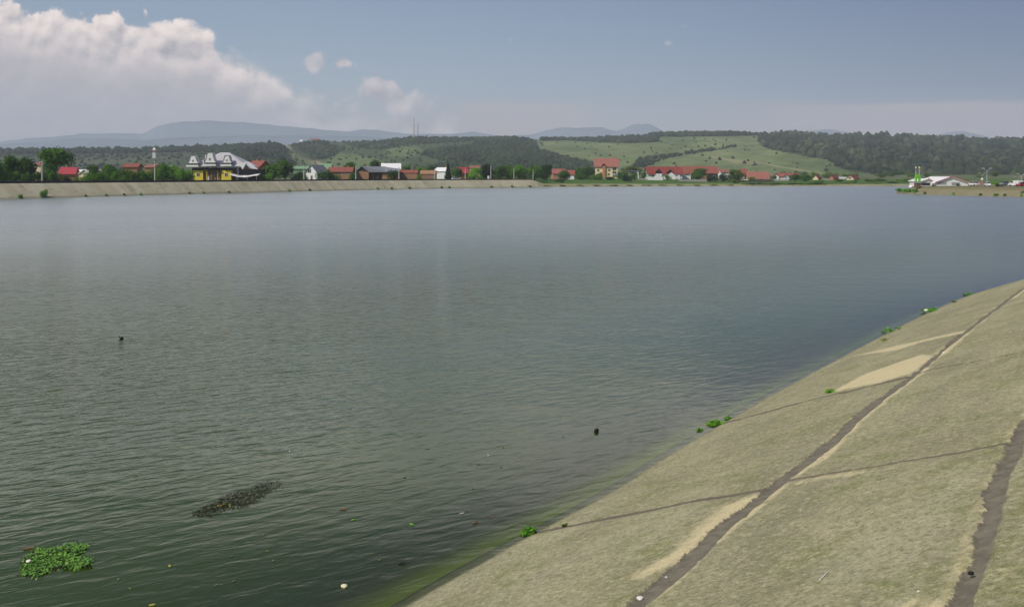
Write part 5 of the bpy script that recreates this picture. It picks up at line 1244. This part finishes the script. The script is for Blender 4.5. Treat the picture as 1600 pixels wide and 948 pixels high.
tree('bush', 'bush', 1594, 1612, 297.5, None, 0, 'leaf_deep', 'dark bush low on the gravel bank at the right edge', None, .9, 260)

def leafy_patch(name, seed, n, sx, sy, hgt, size, mats, outline=None):
    """low mat of small leaves lying on water or ground"""
    g = np.random.default_rng(seed); vs = []; fs = []; mi = []
    k = 0
    while k < n:
        x, y = g.uniform(-1, 1, 2); pos = (x * sx, y * sy) if not callable(sx) else sx(x, y)
        rr = math.hypot(x, y) / (0.72 + .38 * fbm(np.array([math.atan2(y, x) * 2 + 20]), np.array([seed * 1.0]), seed, 3)[0] * 1.3)
        if outline is None and rr > 1: continue
        if outline is not None and not outline(x, y, g): continue
        k += 1; p0 = Vector((pos[0], pos[1], g.uniform(.2, 1) * hgt * (1.1 - .6 * min(1, rr))))
        nrm = Vector((g.normal() * .45, g.normal() * .45, 1)).normalized(); a = Matrix.Rotation(g.uniform(0, 6.28), 3, nrm) @ nrm.orthogonal().normalized(); b = nrm.cross(a); s_ = size * g.uniform(.6, 1.3)
        i = len(vs); vs += [p0 - a * s_, p0 - a * s_ * .2 + b * s_ * .62, p0 + a * s_ * .9, p0 - a * s_ * .1 - b * s_ * .62]; fs.append((i, i + 1, i + 2, i + 3)); mi.append(0 if g.uniform() > .12 or len(mats) < 2 else 1)
    b_ = MB(); b_.v = [tuple(v) for v in vs]; b_.f = fs; b_.m = mi
    me = bpy.data.meshes.new(name); me.from_pydata(b_.v, [], fs)
    for m_ in mats: me.materials.append(m_)
    if len(mats) > 1: me.polygons.foreach_set('material_index', mi)
    return link(bpy.data.objects.new(name, me))
def water_pt(u, v):
    Y = EYE * F / (v - HV); return Vector((Xat(u, Y), Y, 0.0))
# floating plant raft
c = water_pt(88, 876)
def raft_out(x, y, g):
    u = 88 + x * 64; v = 876 - y * 32
    d = max(sdf_poly(np.array([u]), np.array([v]), [(30, 897), (34, 880), (45, 866), (55, 858), (90, 858), (110, 850), (138, 851), (134, 862), (118, 870), (145, 874), (142, 886), (115, 890), (95, 888), (80, 892), (55, 902)])[0], -99)
    return d + g.normal() * 1.6 > 0
s = c.y / F
hgt_y = abs(water_pt(88, 844).y - water_pt(88, 908).y) / 2
def raft_xy(x, y, k=1.0):
    q2 = water_pt(88 + x * 64 * k, 876 - y * 32 * k) - c; return (q2.x, q2.y)
e = empty('floating_plants', c, 0, label='bright green raft of floating water plants at the lower left', cat='water plants')
def as_stuff(o): o['kind'] = 'stuff'; return o
o = leafy_patch('leaves', 11, 1700, raft_xy, 0, .07, .030, [M['waterleaf'], M['leaf_olive']], raft_out); as_stuff(o); o.parent = e
M['rootbrown'] = simple('drowned_roots', (.05, .038, .028), .9, .4, 6)
o = leafy_patch('root_mat', 12, 260, lambda x, y: raft_xy(x, y, 1.06), 0, .012, .03, [M['rootbrown']], lambda x, y, g: raft_out(x * 1.0, y * .97, g)); as_stuff(o); o.parent = e
def flower(loc, r, label, name='flower', cat='flower'):
    e = empty(name, loc, 0, label=label, cat=cat); MB().lump((0, 0, r * .4), r, r, r * .6, 3, 2, .25).build('petals', M['petal'], e); return e
q_ = water_pt(45, 883); flower((q_.x, q_.y, .06), .045, 'small white blossom on the floating plant raft')
q_ = water_pt(45, 857); e = empty('plank_piece', (q_.x, q_.y, .01), .5, label='small reddish brown wood scrap at the upper edge of the plant raft', cat='wood scrap')
MB().box(-.09, .09, -.018, .018, -.01, .015).build('splinter', M['brownwall'], e)
# drowned brown weed bed, just breaking the surface
M['drowned'] = simple('drowned_weed', (.034, .030, .018), 1.0, .3, 8, spec=0.0)
def drowned(m_, f):
    t = NT(m_.node_tree); b = next(n for n in t.n if n.type == 'BSDF_PRINCIPLED'); out = next(n for n in t.n if n.type == 'OUTPUT_MATERIAL')
    tr = t.new('ShaderNodeBsdfTransparent'); mx = t.new('ShaderNodeMixShader'); mx.inputs[0].default_value = f
    t.l.new(tr.outputs[0], mx.inputs[1]); t.l.new(b.outputs[0], mx.inputs[2]); t.l.new(mx.outputs[0], out.inputs[0])
drowned(M['drowned'], .29)                                        # half seen through the murky water film above it
M['drownedyellow'] = simple('yellow_drowned_leaf', (.22, .19, .03), .9, .3, 8)
c = water_pt(370, 782); s = c.y / F; ya = (water_pt(370, 750).y - water_pt(370, 815).y) / 2
def bed_out(x, y, g):
    u = 370 + x * 75; v = 782 - y * 33
    return sdf_poly(np.array([u]), np.array([v]), [(298, 806), (308, 797), (335, 785), (350, 775), (385, 765), (410, 755), (438, 752), (446, 756), (425, 766), (408, 780), (385, 790), (355, 795), (325, 808)])[0] + g.normal() * 2.2 > 0
def bed_xy(x, y):
    q2 = water_pt(370 + x * 75, 782 - y * 33) - c; return (q2.x, q2.y)
e = empty('weed_bed', c, 0, label='dark brown drowned weed bed breaking the surface, with a few yellow leaves', cat='weed bed')
o = leafy_patch('stems', 21, 2400, bed_xy, 0, .008, .036, [M['drowned']], bed_out); as_stuff(o); o.parent = e
o = leafy_patch('yellow_leaves', 22, 26, 14 * s, .11, .035, .03, [M['drownedyellow']]); o.parent = e; o.location = (-9 * s, -.30, .01)
# shoreline weeds on the near slope
for i, (u, v, sx, sy, h, n_, lab) in enumerate((
    (826, 832, .20, .13, .10, 160, 'bright green weed at the near waterline, the lowest in the photo'),
    (1118, 662, .34, .22, .10, 190, 'green weed clump at the near waterline where a joint meets the water'),
    (1138, 654, .16, .10, .08, 70, 'small green sprig just above the middle waterline clump'),
    (1093, 672, .12, .08, .06, 40, 'tiny green sprig floating left of the middle waterline clump'),
    (1455, 487, .62, .5, .22, 260, 'bright green weed clump at the waterline holding a white blossom'),
    (1389, 519, .28, .3, .22, 90, 'dark green weed at the bend of the waterline'),
    (1404, 514, .2, .2, .12, 40, 'small dull green sprig right of the weed at the bend'),
    (1514, 461, .35, .35, .2, 80, 'dark green weed at the waterline near the right edge'),
    (1492, 472, .25, .25, .1, 40, 'faint olive weed at the waterline left of the one near the right edge'),
    (884, 821, .09, .05, .03, 30, 'faint green sprig growing in the lowest joint'),
    (1383, 532, .4, .3, .06, 60, 'olive moss tuft lying on the slope below the weed at the bend'),
    (1298, 612, .22, .12, .07, 50, 'yellow green moss tuft at the tip of the upper sand patch'))):
    s_, n__ = slope_sn(u, v)
    pz = slope_xyz(s_, n__); pz = pz if pz.z > 0 else water_pt(u, v); pz.z -= .01
    mt = [M['weed'], M['leaf_olive']] if 'olive' not in lab and 'faint' not in lab else [M['leaf_olive']]
    o = leafy_patch('shore_weed', 30 + i, n_, sx, sy, h, .045 if i < 4 else .06, mt); o.location = pz; o.rotation_euler = (0, 0, R(53)); set_tag(o, label=lab, cat='weed')
pz = water_pt(1447, 489); flower((pz.x, pz.y, .10), .10, 'white blossom on the bright weed clump at the far waterline')
# floating flecks and debris
def fleck(u, v, w_, col, label, shape='leaf', group=None):
    c = water_pt(u, v); m_ = FLK.setdefault(col, simple('fleck_' + col, FC[col], .7, .15)); b = MB()
    yaw = rnd.uniform(0, 3.1)
    if shape == 'leaf':
        n = 9; pl = [(w_ * math.cos(2 * math.pi * i / n) * (1 + .25 * rnd.uniform(-1, 1)), w_ * .5 * math.sin(2 * math.pi * i / n) * (1 + .25 * rnd.uniform(-1, 1))) for i in range(n)]
        b.prism(pl, 'z', .004, .014)
    elif shape == 'round': b.lump((0, 0, w_ * .2), w_, w_ * .8, w_ * .55, int(u), 2, .15)
    elif shape == 'stick':
        b.tube((-w_, 0, .01), (0, w_ * .25, .02), .012, .012, 6); b.tube((0, w_ * .25, .02), (w_ * .8, w_ * .15, .03), .012, .006, 6)
    nm = dict(leaf='floating_leaf', round='floating_foam', stick='floating_twig')[shape]
    o = b.build(nm, m_); o.location = c; o.rotation_euler = (0, 0, yaw); return set_tag(o, label=label, cat=nm.split('_')[1], group=group)
FLK = {}; FC = dict(white=(.75, .74, .68), pale=(.72, .66, .42), yellow=(.42, .38, .08), green=(.16, .36, .04), brown=(.16, .07, .035), grey=(.4, .38, .34), dark=(.012, .013, .012), dull=(.13, .16, .06))
fleck(538, 916, .06, 'pale', 'pale yellow round floating lump near the bottom of the lake', 'round')
fleck(453, 705, .026, 'white', 'white floating speck in open water above the drowned weed bed', 'round')
fleck(763, 711, .024, 'white', 'white floating speck left of the black lump in the middle water', 'round')
fleck(536, 796, .075, 'brown', 'reddish brown floating leaf right of the drowned weed bed')
fleck(552, 812, .045, 'green', 'bright green floating leaf below the reddish brown leaf')
fleck(643, 819, .06, 'green', 'curled green floating leaf in the middle of the lower water')
fleck(722, 802, .06, 'grey', 'pale grey floating leaf near the drowned toe of the slope')
fleck(742, 817, .07, 'brown', 'brown floating leaf just right below the pale grey leaf')
fleck(767, 808, .05, 'brown', 'small brown floating leaf closest to the slope')
fleck(630, 881, .08, 'dark', 'small black bent twig floating near the slope at the bottom', 'stick')
fleck(265, 884, .045, 'yellow', 'yellow green floating leaf right of the plant raft')
fleck(238, 945, .05, 'yellow', 'yellow floating leaf at the bottom edge of the photo')
GF = 'dull floating leaf scraps on the lower water'
for (u, v) in ((185, 905), (203, 919), (338, 914), (365, 908), (418, 861), (362, 869), (427, 876), (412, 835), (567, 767), (594, 875), (632, 746), (740, 763), (747, 725), (783, 730), (1018, 603), (668, 701), (786, 699), (880, 682)):
    fleck(u, v, .04, 'dull', 'small dull leaf scrap floating on the lower water', 'leaf', GF)
for (u, v, r, lab) in ((932, 674, .075, 'round black lump floating in the middle water off the slope'), (190, 530, .085, 'dark slanting lump floating in the left water')):
    c = water_pt(u, v); e = empty('debris', c, .5, label=lab, cat='debris'); MB().lump((0, 0, r * .5), r, r * .8, r * .85, 7, 2, .3).build('clump', M['debris'], e, True)
    if u < 500: MB().tube((-.03, 0, .05), (-.12, .02, .15), .03, .015, 6).build('stub', M['debris'], e)
# litter on the slope
def on_slope(u, v, dz_=0.0):
    s_, n__ = slope_sn(u, v); a = slope_xyz(s_, n__); a.z += dz_; return a
M['stonewhite'] = simple('white_stone', (.72, .70, .64), .8, .1, 12)
for (u, v, r, lab) in ((1000, 932, .042, 'white stone lying in the lower end of the left mud channel'), (1041, 901, .018, 'tiny yellowish pebble in the left mud channel'), (1436, 924, .022, 'small white pebble on the slope beside the right mud channel'), (1517, 895, .03, 'dark pebble at the right lip of the right mud channel'), (1475, 550, .05, 'pale stone in the left mud channel beside the upper sand patch')):
    o = MB().lump((0, 0, 0), r, r * .75, r * .6, int(u), 2, .3).build('stone', M['debris'] if 'dark' in lab else M['stonewhite']); o.location = on_slope(u, v, -.015 if r > .03 else 0); set_tag(o, label=lab, cat='stone')
a = on_slope(1281, 907, .012); b2 = on_slope(1293, 895, .012)
o = MB().tube((0, 0, 0), b2 - a, .007, .006, 6).build('stick', M['stonewhite']); o.location = a; set_tag(o, label='thin white stick lying on the concrete slope between the channels', cat='stick')
